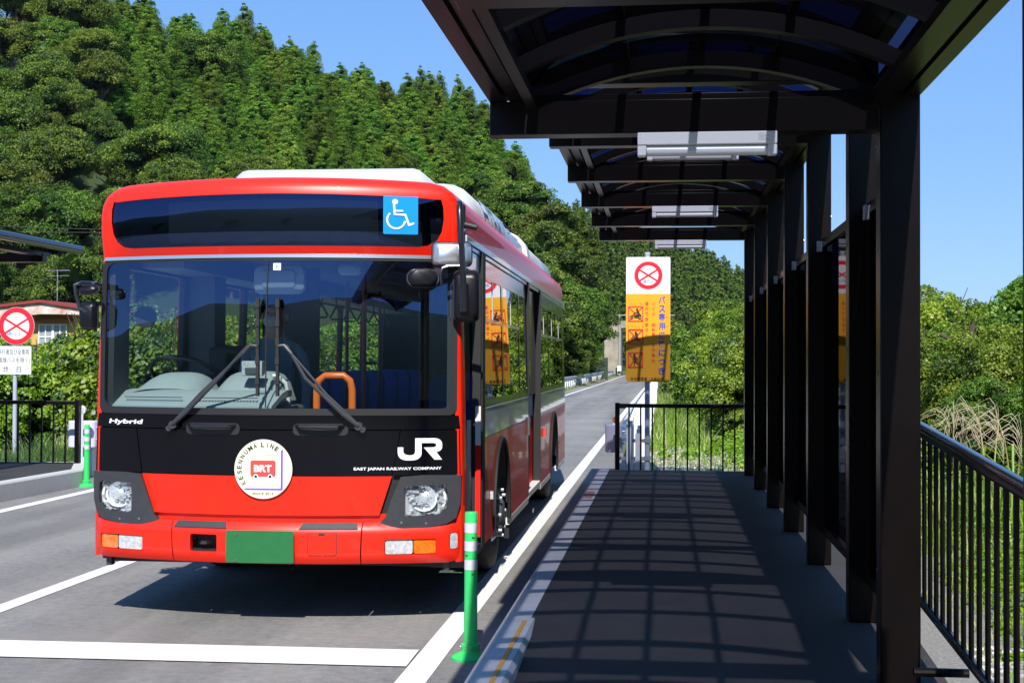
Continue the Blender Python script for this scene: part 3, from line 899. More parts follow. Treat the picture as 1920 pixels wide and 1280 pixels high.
for t, y in (('バイク', 497), ('じてんしゃ', 707), ('ほこうしゃ', 914)):
    n_ = len(t)
    for i, ch in enumerate(t):
        xx = 306 + (i - (n_ - 1) / 2) * (44 if n_ == 3 else 33)
        d.text(ch, U(xx), Vz(y), 17 * s_, 4, w=17 * s_)
def pic(cy, kind):
    x0, x1, y0, y1 = 237, 377, cy - 70, cy + 70
    w = 8
    q = lambda a: [(U(x), Vz(y)) for x, y in a]
    d.line(q([(x0 + w / 2, y0 + w / 2), (x1 - w / 2, y0 + w / 2), (x1 - w / 2, y1 - w / 2), (x0 + w / 2, y1 - w / 2), (x0 + w / 2, y0 + w / 2)]), w * s_, 4)
    d.line(q([(x0 + 5, y0 + 5), (x1 - 5, y1 - 5)]), 6 * s_, 4, False)
    d.line(q([(x1 - 5, y0 + 5), (x0 + 5, y1 - 5)]), 6 * s_, 4, False)
    if kind == 0:      # motorbike
        for wx in (267, 345): d.ring(U(wx), Vz(cy + 32), 11 * s_, 17 * s_, 5, 24)
        d.line(q([(267, cy + 32), (292, cy - 2), (300, cy - 14)]), 6 * s_, 5)
        d.line(q([(286, cy + 6), (310, cy + 14), (352, cy + 10)]), 13 * s_, 5)
        d.line(q([(300, cy + 28), (330, cy + 26)]), 14 * s_, 5)
        d.line(q([(290, cy + 10), (305, cy + 8)]), 9 * s_, 4)
        d.circle(U(321), Vz(cy - 42), 10 * s_, 5)
        d.line(q([(326, cy - 24), (338, cy + 2)]), 18 * s_, 5)
        d.line(q([(322, cy - 22), (308, cy - 8), (294, cy - 10)]), 6 * s_, 5)
        d.line(q([(336, cy + 4), (314, cy + 10), (310, cy + 30)]), 8 * s_, 5)
    elif kind == 1:    # bicycle
        for wx in (267, 335): d.ring(U(wx), Vz(cy + 28), 14 * s_, 18 * s_, 5, 24)
        d.line(q([(267, cy + 28), (280, cy - 4), (310, cy + 28), (335, cy + 28), (318, cy), (284, cy + 4)]), 4.5 * s_, 5)
        d.circle(U(309), Vz(cy - 38), 11 * s_, 5)
        d.line(q([(318, cy - 22), (322, cy - 4)]), 20 * s_, 5)
        d.line(q([(312, cy - 22), (298, cy - 8), (284, cy - 8)]), 6 * s_, 5)
        d.line(q([(318, cy + 2), (300, cy + 10), (308, cy + 30)]), 9 * s_, 5)
        d.line(q([(296, cy + 2), (300, cy + 18)]), 12 * s_, 4)
    else:              # walker
        d.circle(U(297), Vz(cy - 40), 11 * s_, 5)
        d.line(q([(304, cy - 18), (302, cy + 10)]), 18 * s_, 5)
        d.line(q([(300, cy - 20), (284, cy - 4), (284, cy + 8)]), 7 * s_, 5)
        d.line(q([(308, cy - 20), (322, cy - 4), (334, cy + 2)]), 7 * s_, 5)
        d.line(q([(300, cy + 12), (300, cy + 30), (296, cy + 42)]), 9 * s_, 5)
        d.line(q([(304, cy + 8), (318, cy + 24), (332, cy + 38)]), 9 * s_, 5)
pic(590, 0); pic(800, 1); pic(1010, 2)
d.text('登米警察署・JR東日本', U(413), Vz(1186), 26 * s_, 5, w=306 * s_, bold=.012)
d.build('sign_face', SGN, root, flat(-.001))
m = MB(); m.cyl((-.01, .045, -.1), (-.01, .045, 3.31), .038, 18); m.cyl((-.01, .045, 3.30), (-.01, .045, 3.335), .042, 18); pl = m.build('pole', M['pole_grey'], root, smooth=True)
m = MB()
for z in (.56, .30):
    m.box(-.42, .03, .0, .012, z - .025, z + .025); m.box(-.06, .04, -.01, .09, z - .03, z + .03)
for z in (1.7, 2.9): m.box(-.2, .2, .001, .012, z - .02, z + .02)
m.build('bracket', M['galv'], root)

root = empty('road_sign', (-11.16, 22.9, 0))
tag(root, 'round red and white no-entry sign above a white text plate at the left edge', 'road sign')
s_ = 22.9 / 2600 / 2.285 * .97
def U(px): return (px - 62) * s_
def Vz(py): return 2.305 - (py - 487) * s_
m = MB(); m.prism(circ(U(63), Vz(487), 88 * s_, 48), flat(), -.004, 0); m.prism(rrect(U(-40), U(137), Vz(711), Vz(579), .02), flat(), -.004, 0); m.build('board', M['galv'], root)
d = Decal()
d.circle(U(63), Vz(487), 86.5 * s_, 0, 48)
d.ring(U(63), Vz(487), 62 * s_, 86 * s_, 2)
for a in (31, 149):
    c_, s2_ = cos(radians(a)) * 70 * s_, sin(radians(a)) * 70 * s_
    d.line([(U(63) - c_, Vz(487) - s2_), (U(63) + c_, Vz(487) + s2_)], 10 * s_, 2, False)
d.text('通行止', U(53), Vz(523), 19 * s_, 3, w=72 * s_)
d.build('round_face', SGN, root, flat(-.001))
d = Decal()
d.poly(rrect(U(-39), U(136), Vz(710), Vz(580), .018), 0)
d.text('歩行者及び全車両', U(50), Vz(607), 26 * s_, 5, w=150 * s_, bold=.008)
d.text('(路線バスを除く)', U(50), Vz(646), 28 * s_, 5, w=162 * s_, bold=.008)
d.text('終', U(14), Vz(687), 27 * s_, 5, w=26 * s_, bold=.008); d.text('日', U(77), Vz(688), 25 * s_, 5, w=22 * s_, bold=.008)
d.build('text_plate', SGN, root, flat(-.001))
m = MB(); m.cyl((U(53), .045, -.1), (U(53), .045, 2.5), .036, 16); m.build('pole', M['pole_grey'], root, smooth=True)
m = MB()
for z in (1.55, 1.85, 2.3): m.box(U(53) - .12, U(53) + .12, .001, .02, z - .02, z + .02)
m.build('bracket', M['galv'], root)

# ================================================================== house behind the hedge
root = empty('house', (-21.3, 46, -.32))
tag(root, 'low yellow house with a red roof and a rusty white fascia behind the hedge', 'house')
HX0, HX1, apx = -4.4, 2.05, .05
def roofz(x): return 4.02 - (.145 * (x - apx) if x > apx else -.11 * (x - apx))
m = MB(); m.prism([(HX0 + .3, 0), (HX1 - .35, 0), (HX1 - .35, roofz(HX1 - .35) - .12), (apx, 3.9), (HX0 + .3, roofz(HX0) - .1)], lambda u, v, d: (u, d, v), 0, 7); m.build('wall', M['wall_yellow'], root)
m = MB()
m.prism([(HX0, roofz(HX0) - .34), (apx, 4.0 - .36), (HX1, roofz(HX1) - .12), (HX1, roofz(HX1)), (apx, 4.02), (HX0, roofz(HX0))], lambda u, v, d: (u, d, v), -.62, -.55); m.build('fascia', M['fascia'], root)
m = MB(); m.prism([(HX0 - .1, roofz(HX0) + .0), (apx, 4.03), (HX1 + .15, roofz(HX1) - .02), (HX1 + .15, roofz(HX1) + .07), (apx, 4.13), (HX0 - .1, roofz(HX0) + .1)], lambda u, v, d: (u, d, v), -.72, 7.4); rf = m.build('roof', M['roof_red'], root)
wn = empty('window', (0, 0, 0), 0, root)
m = MB(); m.box(-.25, .72, -.03, -.002, 2.52, 3.28); m.build('glass', M['house_glass'], wn)
m = MB()
for x in (-.28, -.04, .20, .24, .48, .71): m.box(x, x + .035, -.07, -.031, 2.49, 3.31)
for z in (2.49, 2.85, 3.28): m.box(-.245, .71, -.062, -.033, z, z + .035)
m.build('frame', M['white_frame'], wn)
m = MB(); m.box(-.45, .95, -.35, -.002, 3.42, 3.47); m.build('awning', M['roof_red'], root)
m = MB()
m.cyl((-.55, 2, 3.9), (-.55, 2, 5.35), .012, 6)
for z in (5.3, 5.1): m.cyl((-.95, 2, z), (-.1, 2, z + .02), .008, 5)
for i in range(6): m.cyl((-.9 + i * .15, 1.8, 5.3), (-.9 + i * .15, 2.2, 5.3), .006, 4)
m.build('antenna', M['galv'], root)

# ================================================================== overbridge far up the road
root = empty('overbridge', (-4, 215, 0))
tag(root, 'concrete overbridge abutment and deck across the road in the distance', 'bridge')
m = MB()
m.box(-5.3, -2.7, -2, 6, 0, 7.2); m.build('abutment', M['old_concrete'], root, bevel=.1)
m = MB(); m.box(10.5, 14, -2, 6, 0, 7.2); m.build('abutment', M['old_concrete'], root, bevel=.1)
m = MB(); m.box(-14, 26, -1, 5, 7.2, 8.3); m.build('deck', M['old_concrete'], root)
m = MB()
for i in range(21): m.box(-14 + i * 2, -13.8 + i * 2, -.9, -.7, 8.3, 9.2)
m.box(-14, 26, -.9, -.8, 9.1, 9.25); m.build('parapet', M['old_concrete'], root)
root = empty('utility_pole', (-6.7, 205, 0)); tag(root, 'thin grey pole beside the concrete abutment at the end of the road', 'pole')
m = MB(); m.cyl((0, 0, 0), (0, 0, 9), .20, 12, r1=.14); m.build('shaft', M['wood_pole'], root, smooth=True)
m = MB(); m.box(-.3, .3, -.5, -.3, .6, 1.4); m.build('marker', M['rail_white'], root)
# wires over the hedge at the left
for i, (za, zb_) in enumerate(((7.1, 6.0), (6.6, 6.1))):
    m = MB()
    m.tube([(-34 + 1.2 * k, 40 + .2 * k, za + (zb_ - za) * k / 20 - .5 * sin(pi * k / 20)) for k in range(21)], .008, 5)
    tag(m.build('power_wire', M['wire']), ['upper thin wire crossing left of the bus in front of the wooded slope', 'lower thin wire crossing left of the bus in front of the wooded slope'][i], 'wire')
# ================================================================== the bus
bus = empty('bus', (-2.55, 8.95, 0), .0096)
tag(bus, 'red and black single-deck bus facing the viewer, stopped beside the platform', 'bus')
def prof(z):
    if z <= 1.36: return 0
    if z <= 2.40: return .035 * (z - 1.36) ** 2
    return -.012 + .30 * (z - 2.66) ** 2
def yf(x, z):
    return -.27 * (1 - min(abs(x) / 1.24, 1.05) ** 2) + prof(z)
def FR(x, z, d): return (x, yf(x, z) - d, z)
def W(z):
    return 1.243 if z < 1.1 else 1.243 - .033 * min((z - 1.1) / 1.4, 1)
# outline of the cross-section, left bottom over the roof to right bottom
half = [(W(z), z) for z in (.40, .7, 1.0, 1.36, 1.7, 2.05, 2.40, 2.55, 2.66)]
half += [(1.198, 2.74), (1.165, 2.805), (1.105, 2.85), (1.02, 2.872), (.93, 2.878), (.83, 2.882), (.72, 2.885), (.61, 2.888), (.5, 2.890), (.39, 2.892), (.29, 2.893), (.19, 2.894), (.09, 2.895), (0, 2.895)]
OUT = [(-x, z) for x, z in half] + [(x, z) for x, z in half[-2::-1]]
nO = len(OUT)
NRM = []
for i in range(nO):
    a = Vector(OUT[max(i - 1, 0)]); c = Vector(OUT[min(i + 1, nO - 1)]); t = (c - a).normalized()
    NRM.append((-t.y, t.x))
def rad(i): return .045 + .075 * max(0, NRM[i][1]) ** 1.5
def INS(i): return (OUT[i][0] - NRM[i][0] * rad(i), OUT[i][1] - NRM[i][1] * rad(i))
rings = []
for k in range(6):
    t = radians(90 * k / 5)
    ring = []
    for i in range(nO):
        r = rad(i); n = NRM[i]; q = r * (1 - sin(t))
        x, z = OUT[i][0] - n[0] * q, OUT[i][1] - n[1] * q
        xi, zi = INS(i)
        ring.append((x, yf(xi, zi) + r * (1 - cos(t)), z))
    rings.append(ring)
rings.append([(x, .16, z) for x, z in OUT])
V = [p for r in rings for p in r]; F = []
for k in range(len(rings) - 1):
    for i in range(nO - 1): F.append((k * nO + i, k * nO + i + 1, (k + 1) * nO + i + 1, (k + 1) * nO + i))
m = MB(); m.add(V, F)
body = m.build('body', M['red'], bus, smooth=True, ang=40)
# roof
up = [i for i in range(nO) if OUT[i][1] >= 2.54]
LEN = 10.75
V = []; F = []
yy = [.16, 3, 6, 9, 10.55, 10.68, 10.75]
for y in yy:
    for i in up:
        s = 1 if y < 10.6 else (.985 if y < 10.7 else .94)
        V.append((OUT[i][0] * s, y, 2.5 + (OUT[i][1] - 2.5) * s))
k = len(up)
for a in range(len(yy) - 1):
    for j in range(k - 1): F.append((a * k + j, a * k + j + 1, (a + 1) * k + j + 1, (a + 1) * k + j))
F.append(tuple((len(yy) - 1) * k + j for j in range(k)))
m = MB(); m.add(V, F); m.build('roof', M['red'], bus, smooth=True, ang=50)
# rear wall
m = MB(); m.prism([(-1.2, .35), (1.2, .35), (1.21, 1.3), (1.18, 2.55), (-1.18, 2.55), (-1.21, 1.3)], lambda u, v, d: (u, d, v), 10.66, 10.74); m.build('rear_panel', M['red'], bus)
# cowl with the destination glass
insx = [INS(i) for i in range(nO)]
top_in = [p for p in insx if p[1] > 2.385]
cowl = [(-1.163, 2.372)] + top_in + [(1.163, 2.372)]
cowl = cowl[::-1]
dh = [(-.95, 2.440), (-1.02, 2.450), (-1.075, 2.485), (-1.105, 2.54), (-1.118, 2.62), (-1.115, 2.70), (-1.10, 2.755), (-1.06, 2.785), (-.97, 2.797), (-.75, 2.808), (-.5, 2.817), (-.25, 2.824), (0, 2.827)]
DEST = dh + [(-x, z) for x, z in dh[-2::-1]]
patch('cowl', cowl, FR, M['red'], bus, holes=[DEST], thick=.03, step=.09)
dg = patch('destination_glass', DEST, FR, M['dest_glass'], bus, step=.08, off=-.008)
db_ = patch('destination_box', DEST, lambda u, v, d: (u * 1.0, yf(u, v) + .07, v), M['black_gloss'], dg, step=.12)
patch('led_board', rrect(-.69, .705, 2.468, 2.78, .02), lambda u, v, d: (u, yf(u, v) + .035, v), M['led'], dg, step=.12)
d = Decal()
d.poly(rrect(.742, .958, 2.520, 2.765, .008), 0)
sx, sy = .742 - 637 * 0, 0
k_ = .216 / 208.
def WU(px): return .742 + (px - 637) * k_
def WV(py): return 2.765 - (py - 215) * .245 / 235
d.circle(WU(708), WV(250), 17 * k_, 1)
d.line([(WU(702), WV(270)), (WU(706), WV(328)), (WU(770), WV(330)), (WU(792), WV(393)), (WU(818), WV(382))], 12 * k_, 1)
d.line([(WU(704), WV(306)), (WU(753), WV(306))], 10 * k_, 1)
d.ring(WU(715), WV(362), 48 * k_, 59 * k_, 1, 40, 132, 352)
d.build('wheelchair_sticker', [M['sticker_blue'], M['ink_white']], bus, lambda u, v, k: FR(u, v, k + .002))

# windscreen with rubber surround
def arc_rr(x0, x1, z0, z1, r): return rrect(x0, x1, z0, z1, r, 6)
patch('windscreen_rubber', arc_rr(-1.205, 1.205, 1.352, 2.372, .05), FR, M['rubber'], bus, holes=[arc_rr(-1.168, 1.168, 1.395, 2.350, .06)], thick=.04, step=.09, off=.008)
wsg = patch('windscreen', arc_rr(-1.17, 1.17, 1.39, 2.352, .06), FR, M['windscreen'], bus, step=.10)
m = MB(); m.tube([FR(0.0, z, .006) for z in (1.40, 1.6, 1.9, 2.1, 2.345)], .0045, 6); m.build('centre_seam', M['rubber'], wsg)
patch('chrome_trim', [(-1.19, 2.366), (1.19, 2.366), (1.185, 2.388), (-1.185, 2.388)], FR, M['chrome'], bus, thick=.02, step=.1, off=.016)
d = Decal()
d.poly(rrect(.035, .085, 2.285, 2.33, .002), 0); d.text('8', .062, 2.308, .03, 1)
d.build('inspection_sticker', [M['ink_white'], M['ink']], wsg, lambda u, v, k: FR(u, v, k + .001))
d = Decal()
d.circle(1.075, 2.285, .036, 0); d.circle(1.075, 2.285, .024, 1); d.text('2', 1.075, 2.285, .026, 2)
d.build('round_sticker', [M['logo_red'], M['ink_white'], M['ink']], wsg, lambda u, v, k: FR(u, v, k + .001))

# black and red front panels
def inset_x(z): return W(z) - .045
patch('inner_skin', [(-1.19, .55), (1.19, .55), (1.19, 1.37), (-1.19, 1.37)], FR, M['rubber'], bus, step=.12, off=-.03)
xi = 1.225
patch('upper_panel', [(-xi, 1.262), (xi, 1.262), (1.215, 1.350), (-1.215, 1.350)], FR, M['black_gloss'], bus, thick=.02, step=.07, off=.004)
patch('bonnet_panel', [(-.862, .968), (.80, .968), (.85, 1.255), (-.905, 1.255)], FR, M['black_gloss'], bus, thick=.02, step=.07, off=.003)
patch('corner_panel', [(-1.235, .968), (-.869, .968), (-.912, 1.255), (-1.228, 1.255)], FR, M['black_gloss'], bus, thick=.02, step=.06, off=.003)
patch('corner_panel', [(.807, .968), (1.228, .968), (1.222, 1.255), (.857, 1.255)], FR, M['black_gloss'], bus, thick=.02, step=.06, off=.003)
patch('lower_panel', [(-.862, .962), (-.775, .712), (.725, .712), (.802, .962)], FR, M['red'], bus, thick=.02, step=.07, off=.004)
patch('grille_recess', [(-.85, .63), (.82, .63), (.82, .72), (-.85, .72)], FR, M['red'], bus, step=.07, off=-.02)
# headlamps and their dark surrounds
for s in (-1, 1):
    hx0, hx1 = (.93, 1.185) if s < 0 else (.885, 1.145)
    P = [(1.236, .964), (1.0, .968), (.862, .958), (.80, .80), (.765, .700), (.728, .665), (.80, .645), (.87, .628), (1.04, .633), (1.15, .655), (1.205, .69), (1.232, .78)]
    P = [(s * x, z) for x, z in P]
    H = [(hx0, .715), (hx0 + .02, .704), (hx1 - .05, .712), (hx1, .76), (hx1 + .01, .83), (hx1, .89), (hx1 - .02, .905), (hx0 + .01, .900), (hx0, .888)]
    H = [(s * x, z) for x, z in H]
    if s > 0: P = P[::-1]
    sr = patch('headlamp_surround', P, lambda u, v, d: FR(u, v, d + .028 * min(1, max(0, (abs(u) - .73) / .1)) ), M['dark_plastic'], bus, holes=[H], thick=.05, step=.05, off=.012)
    hl = empty('headlight', (0, 0, 0), 0, bus)
    patch('lens', H, lambda u, v, d: FR(u, v, d + .022), M['lens_glass'], hl, step=.05)
    patch('housing', H, lambda u, v, d: FR(u, v, d - .014 - .006 * sin(u * 160)), M['silver_soft'], hl, step=.012)
    hc = (hx0 + hx1) / 2 - .015
    y0 = yf(s * hc, .8)
    M4 = Matrix.Translation((s * hc, y0 + .010, .815)) @ Matrix.Rotation(pi / 2, 4, 'X')
    m = MB()
    m.lathe([(.086, .012), (.078, .004), (.060, -.002), (.046, -.002), (.034, .004), (.020, .012), (.0, .014)], 18, M4=M4, close=False)
    m.build('reflector', M['silver_soft'], hl)
    m = MB()
    m.tube([(s * hc + .083 * cos(a), y0 - .006, .815 + .080 * sin(a)) for a in [radians(q) for q in range(160, 381, 15)]], .006, 8)
    m.tube([(s * (hx1 - .012 - .03 * (k / 6 - .5) ** 2 * 4), yf(s * hx1, .8) - .004, .735 + .15 * k / 6) for k in range(7)], .010, 8)
    m.build('light_guide', M['ink_white'], hl, smooth=True)
    m = MB()
    rr = random.Random(3)
    for i in range(60):
        x = s * (hx0 + .012 + rr.random() * (hx1 - hx0 - .03)); z = .714 + rr.random() * .18
        r_ = .006 + .008 * rr.random()
        m.box(-r_, r_, -.01, .012, -r_ * .7, r_ * .7, M4=Matrix.Translation((x, yf(x, z) + .004, z)) @ Matrix.Rotation(rr.random() * 1.4 - .7, 4, 'Z') @ Matrix.Rotation(rr.random() * 1.2 - .6, 4, 'X'))
    m.build('facets', M['clear_lens'], hl)
    for xx, zz in ((.87, .668), (1.02, .66)):
        m = MB(); m.cyl(FR(s * xx, zz, .035), FR(s * xx, zz, .042), .008, 10); m.build('screw', M['steel'], sr)
# handles on the upper panel
for x0, x1 in ((-.52, -.20), (.20, .50)):
    hd = patch('handle_recess', rrect(x0 - .02, x1 + .03, 1.225, 1.30, .03), FR, M['rubber'], bus, step=.06, thick=.004, off=.0085)
    m = MB(); m.tube([FR(x0, 1.285, .0), FR(x0 + .03, 1.282, .045), FR((x0 + x1) / 2, 1.280, .05), FR(x1 - .03, 1.280, .045), FR(x1, 1.283, .0)], .013, 10)
    m.build('grab_handle', M['black_paint'], hd, smooth=True)
# bumper in three pieces
def bz(z):
    T = [(.38, -.02), (.405, .012), (.43, .032), (.47, .045), (.60, .048), (.63, .040), (.655, .022), (.675, .0), (.80, -.005)]
    for (a, u), (b_, v) in zip(T, T[1:]):
        if z <= b_: return u + (v - u) * (z - a) / (b_ - a)
    return 0
def BP(x, z, d):
    e = max(0, (abs(x) - 1.14) / .11)
    return (x, yf(x, z) - (bz(z) + d) * max(0, 1 - e * e * .9) + .03 * e * e, z)
for s in (-1, 1):
    H = [rrect(*( (-1.172, -.84) if s < 0 else (.765, 1.085)), .462, .560, .018)]
    if s > 0: H.append(rrect(1.165, 1.214, .487, .595, .016))
    P = [(.62, .405), (1.15, .400), (1.225, .418), (1.247, .47), (1.247, .76), (1.20, .74), (1.13, .68), (1.0, .662), (.87, .655), (.76, .672), (.70, .668), (.63, .668)]
    P = [(s * x, z) for x, z in P]
    if s > 0: pass
    bp = patch('bumper_corner', P if s < 0 else P, BP, M['red'], bus, holes=H, thick=.05, step=.035)
    # indicators
    if s < 0: segs = ((-1.168, -1.034, 'turn_signal', 'orange_lens'), (-1.028, -.846, 'fog_lamp', 'clear_lens'))
    else: segs = ((.769, .938, 'fog_lamp', 'clear_lens'), (.944, 1.080, 'turn_signal', 'orange_lens'))
    for a, b_, nm, mt in segs:
        patch(nm, rrect(a, b_, .466, .556, .014), BP, M[mt], bus, thick=.03, step=.04, off=-.010)
    if s > 0: patch('corner_lamp', rrect(1.169, 1.211, .491, .591, .014), BP, M['clear_lens'], bus, thick=.02, step=.02, off=-.006)
Hh = rrect(-.492, -.309, .474, .588, .012)
bc = patch('bumper_centre', [(-.613, .405), (.612, .405), (.622, .668), (-.624, .668)], BP, M['red'], bus, holes=[Hh], thick=.05, step=.035)
patch('tow_recess', Hh, lambda u, v, d: BP(u, v, d - .10), M['rubber'], bc, step=.08)
m = MB(); m.box(-.49, -.311, -.24, -.18, .474, .49); m.tube([(-.43, -.24, .53), (-.41, -.27, .532), (-.39, -.27, .532), (-.37, -.24, .53)], .014, 8); m.build('tow_hook', M['black_paint'], bc, smooth=True)
d = Decal(); d.line([(.285, .598), (.285, .475), (.30, .462), (.455, .462), (.47, .475), (.47, .598), (.458, .607), (.297, .607), (.285, .598)], .005, 0)
d.poly(rrect(.355, .395, .592, .603, .003), 0)
d.build('tow_cover_seam', [M['rubber']], bc, lambda u, v, k: BP(u, v, k + .0005))
for x0, x1 in ((-.61, -.245), (.23, .60)):
    patch('step_pad', [(x0, .630), (x1, .630), (x1 - .01, .668), (x0 + .02, .668)], BP, M['dark_plastic'], bc, thick=.01, step=.04, off=.006)
for x_ in (-1.16, 1.115):
    m = MB(); m.box(x_, x_ + .035, .0, .06, .335, .40); m.build('bumper_stay', M['dark_plastic'], bus)
# number plate without numbers
pl_ = MB(); pl_.prism(rrect(-.236, .206, .415, .622, .012), lambda u, v, d: (u, yf(0, .5) - .062 - d, v), 0, .006)
pl_ = pl_.build('number_plate', M['green_plate'], bus, bevel=.002)
for z in (.596, .432):
    m = MB(); m.cyl((-.170, yf(0, .5) - .068, z), (-.170, yf(0, .5) - .074, z), .007, 10); m.build('bolt', M['steel'], pl_)

# round line emblem
em = empty('line_emblem', (0, 0, 0), 0, bus)
EC = (-.008, 1.008); er = .190
def EM(u, v, k): return (u, yf(0, 1) - .022 - k, v)
m = MB(); m.prism(circ(EC[0], EC[1], er, 64), EM, -.010, 0); m.build('disc', M['emblem'], em, bevel=.002)
d = Decal(); k_ = er / 463
def EU(px): return EC[0] + (px - 650) * k_
def EV(py): return EC[1] - (py - 667) * k_
txt = 'KESENNUMA LINE'
angs = [214.5, 201.5, 187.5, 176.0, 163.0, 149.5, 136.5, 123.0, 110, 0, 91.5, 79.5, 68.5, 56.0]
for ch, a in zip(txt, angs):
    if ch == ' ': continue
    ar = radians(a); rr_ = 382 * k_
    d.text(ch, EC[0] + rr_ * cos(ar), EC[1] + rr_ * sin(ar), 74 * k_, 0, w=(54 if ch in 'KESNUAL' else (70 if ch == 'M' else (12 if ch == 'I' else 48))) * k_, rot=ar - pi / 2, bold=.03)
d.poly([(EU(x), EV(y)) for x, y in ((345, 990), (963, 990), (963, 355), (932, 380), (932, 965), (370, 965))], 2)
d.poly([(EU(x), EV(y)) for x, y in ((388, 944), (914, 944), (914, 400), (893, 420), (893, 924), (402, 924))], 3)
d.poly(rrect(EU(447), EU(847), EV(782), EV(530), 34 * k_), 1)
for wx in (533, 762):
    d.circle(EU(wx), EV(782), 38 * k_, 4); d.circle(EU(wx), EV(782), 24 * k_, 0)
d.text('BRT', EU(645), EV(655), 108 * k_, 4, w=282 * k_, bold=.035)
d.text('KESENNUMA', EU(768), EV(441), 26 * k_, 5, w=222 * k_)
d.text('MAEYACHI', EU(505), EV(893), 26 * k_, 5, w=184 * k_)
d.text('MOTOYOSHI', EU(777), EV(893), 26 * k_, 5, w=212 * k_)
d.text('SINCE 2012', EU(650), EV(1046), 36 * k_, 0, w=336 * k_)
d.build('lettering', [M['ink'], M['logo_red'], M['purple'], M['aqua'], M['ink_white'], M['ink_grey']], em, EM)

# lettering on the black panels
d = Decal()
def BX(px, py):   # points read off the enlarged photograph of the right front corner
    return ((px - 672) / (944 - 672) * .275 + .838, 1.207 - (py - 286) / (438 - 286) * .142)
J = []
def bez(p0, p1, p2, n=8): return [((1 - t) ** 2 * p0[0] + 2 * t * (1 - t) * p1[0] + t * t * p2[0], (1 - t) ** 2 * p0[1] + 2 * t * (1 - t) * p1[1] + t * t * p2[1]) for t in [i / n for i in range(n + 1)]]
jl = [(672, 350), (706, 350)] + bez((706, 375), (708, 405), (745, 405)) + bez((752, 405), (778, 404), (779, 378)) + [(779, 288), (818, 288), (818, 380)] + bez((818, 395), (812, 438), (760, 440)) + bez((735, 440), (672, 440), (672, 380))
d.poly([BX(*p) for p in jl][::-1], 0)
rt = [(819, 288)] + bez((890, 288), (943, 288), (944, 335)) + bez((944, 345), (944, 378), (908, 384)) + [(944, 437), (897, 437), (832, 352)] + bez((880, 352), (908, 352), (908, 336), 5) + bez((908, 334), (906, 321), (880, 321), 5) + [(819, 321)]
d.poly([BX(*p) for p in rt][::-1], 0)
d.build('logo', [M['ink_white']], bus, lambda u, v, k: FR(u, v, k + .0055)); d = Decal()
d.text('EAST JAPAN RAILWAY COMPANY', .838, 1.008, .0235, 0, w=.545, bold=.022)
d.build('company_lettering', [M['ink_white']], bus, lambda u, v, k: FR(u, v, k + .0055)); d = Decal()
d.text('Hybrid', -.995, 1.295, .038, 0, w=.26, bold=.03, shear=.25)
d.build('front_lettering', [M['ink_white']], bus, lambda u, v, k: FR(u, v, k + .0055))

# wipers
for s, bx_, tipx in ((-1, -.625, -.045), (1, .60, .085)):
    wp = empty('wiper', (0, 0, 0), 0, bus)
    m = MB(); m.cyl(FR(bx_, 1.285, .0), FR(bx_, 1.285, .05), .026, 14); m.cyl(FR(bx_ + s * .028, 1.262, .0), FR(bx_ + s * .028, 1.262, .05), .018, 12); m.build('pivot', M['dark_plastic'], wp, smooth=True)
    ex = tipx - s * -.0 + s * .045
    m = MB()
    m.tube([FR(bx_, 1.29, .045), FR(bx_ - s * .09, 1.36, .055), FR(bx_ - s * .33, 1.59, .06), FR(ex + s * .015, 1.80, .055)], [.016, .017, .012, .009], 8)
    m.tube([FR(bx_ + s * .03, 1.265, .045), FR(bx_ - s * .2, 1.49, .055), FR(ex + s * .05, 1.745, .055)], [.010, .010, .008], 8)
    m.tube([FR(ex + s * .05, 1.745, .055), FR(ex, 1.80, .055), FR(tipx, 1.795, .05)], .012, 8)
    m.build('arm', M['dark_plastic'], wp, smooth=True)
    m = MB()
    m.box(tipx - .009, tipx + .009, yf(tipx, 1.6) - .05, yf(tipx, 1.6) - .018, 1.475, 2.10)
    for z in (1.55, 1.68, 1.80, 1.92, 2.04): m.box(tipx - .013, tipx + .013, yf(tipx, 1.6) - .056, yf(tipx, 1.6) - .04, z, z + .045)
    m.build('blade', M['rubber'], wp)
# mirrors
def mirror_box(name, parent, c, w_, h_, rot, back, glassm=True, dep=.05, rr=.035, rx=0):
    M4 = Matrix.Translation(c) @ Matrix.Rotation(rot, 4, 'Z') @ Matrix.Rotation(rx, 4, 'X')
    m = MB()
    P = rrect(-w_ / 2, w_ / 2, -h_ / 2, h_ / 2, rr, 6)
    n = len(P)
    V = []
    for sc, yy_ in ((1, .008), (1.0, .0), (.93, -dep * .6), (.72, -dep)):
        V += [M4 @ Vector((u * sc, yy_, v * sc)) for u, v in P]
    F = [tuple(range(n))]
    for a in range(3):
        for i in range(n): F.append((a * n + i, a * n + (i + 1) % n, (a + 1) * n + (i + 1) % n, (a + 1) * n + i))
    F.append(tuple(3 * n + i for i in range(n)))
    m.add(V, F)
    mb_ = m.build(name, back, parent, smooth=True, ang=50)
    m = MB()
    V = [M4 @ Vector((u * .94, .0095, v * .94)) for u, v in P]; m.add(V, [tuple(range(n))])
    m.build('mirror_glass', M['mirror'], mb_)
    m = MB()
    pts = [M4 @ Vector((u * 1.0, .002, v * 1.0)) for u, v in P]; m.tube(pts + [pts[0]], .007, 6, cap=False); m.build('rim', M['rubber'], mb_, smooth=True)
    return mb_
ym = -.14
mr = empty('mirror_arm', (0, 0, 0), 0, bus)
m = MB()
m.tube([(1.20, .10, 2.715), (1.215, -.02, 2.735), (1.225, -.10, 2.72), (1.232, ym, 2.66), (1.245, ym, 2.45), (1.262, ym, 2.13)], .021, 12)
m.tube([(1.262, ym, 2.20), (1.266, ym, 2.02)], .030, 12)
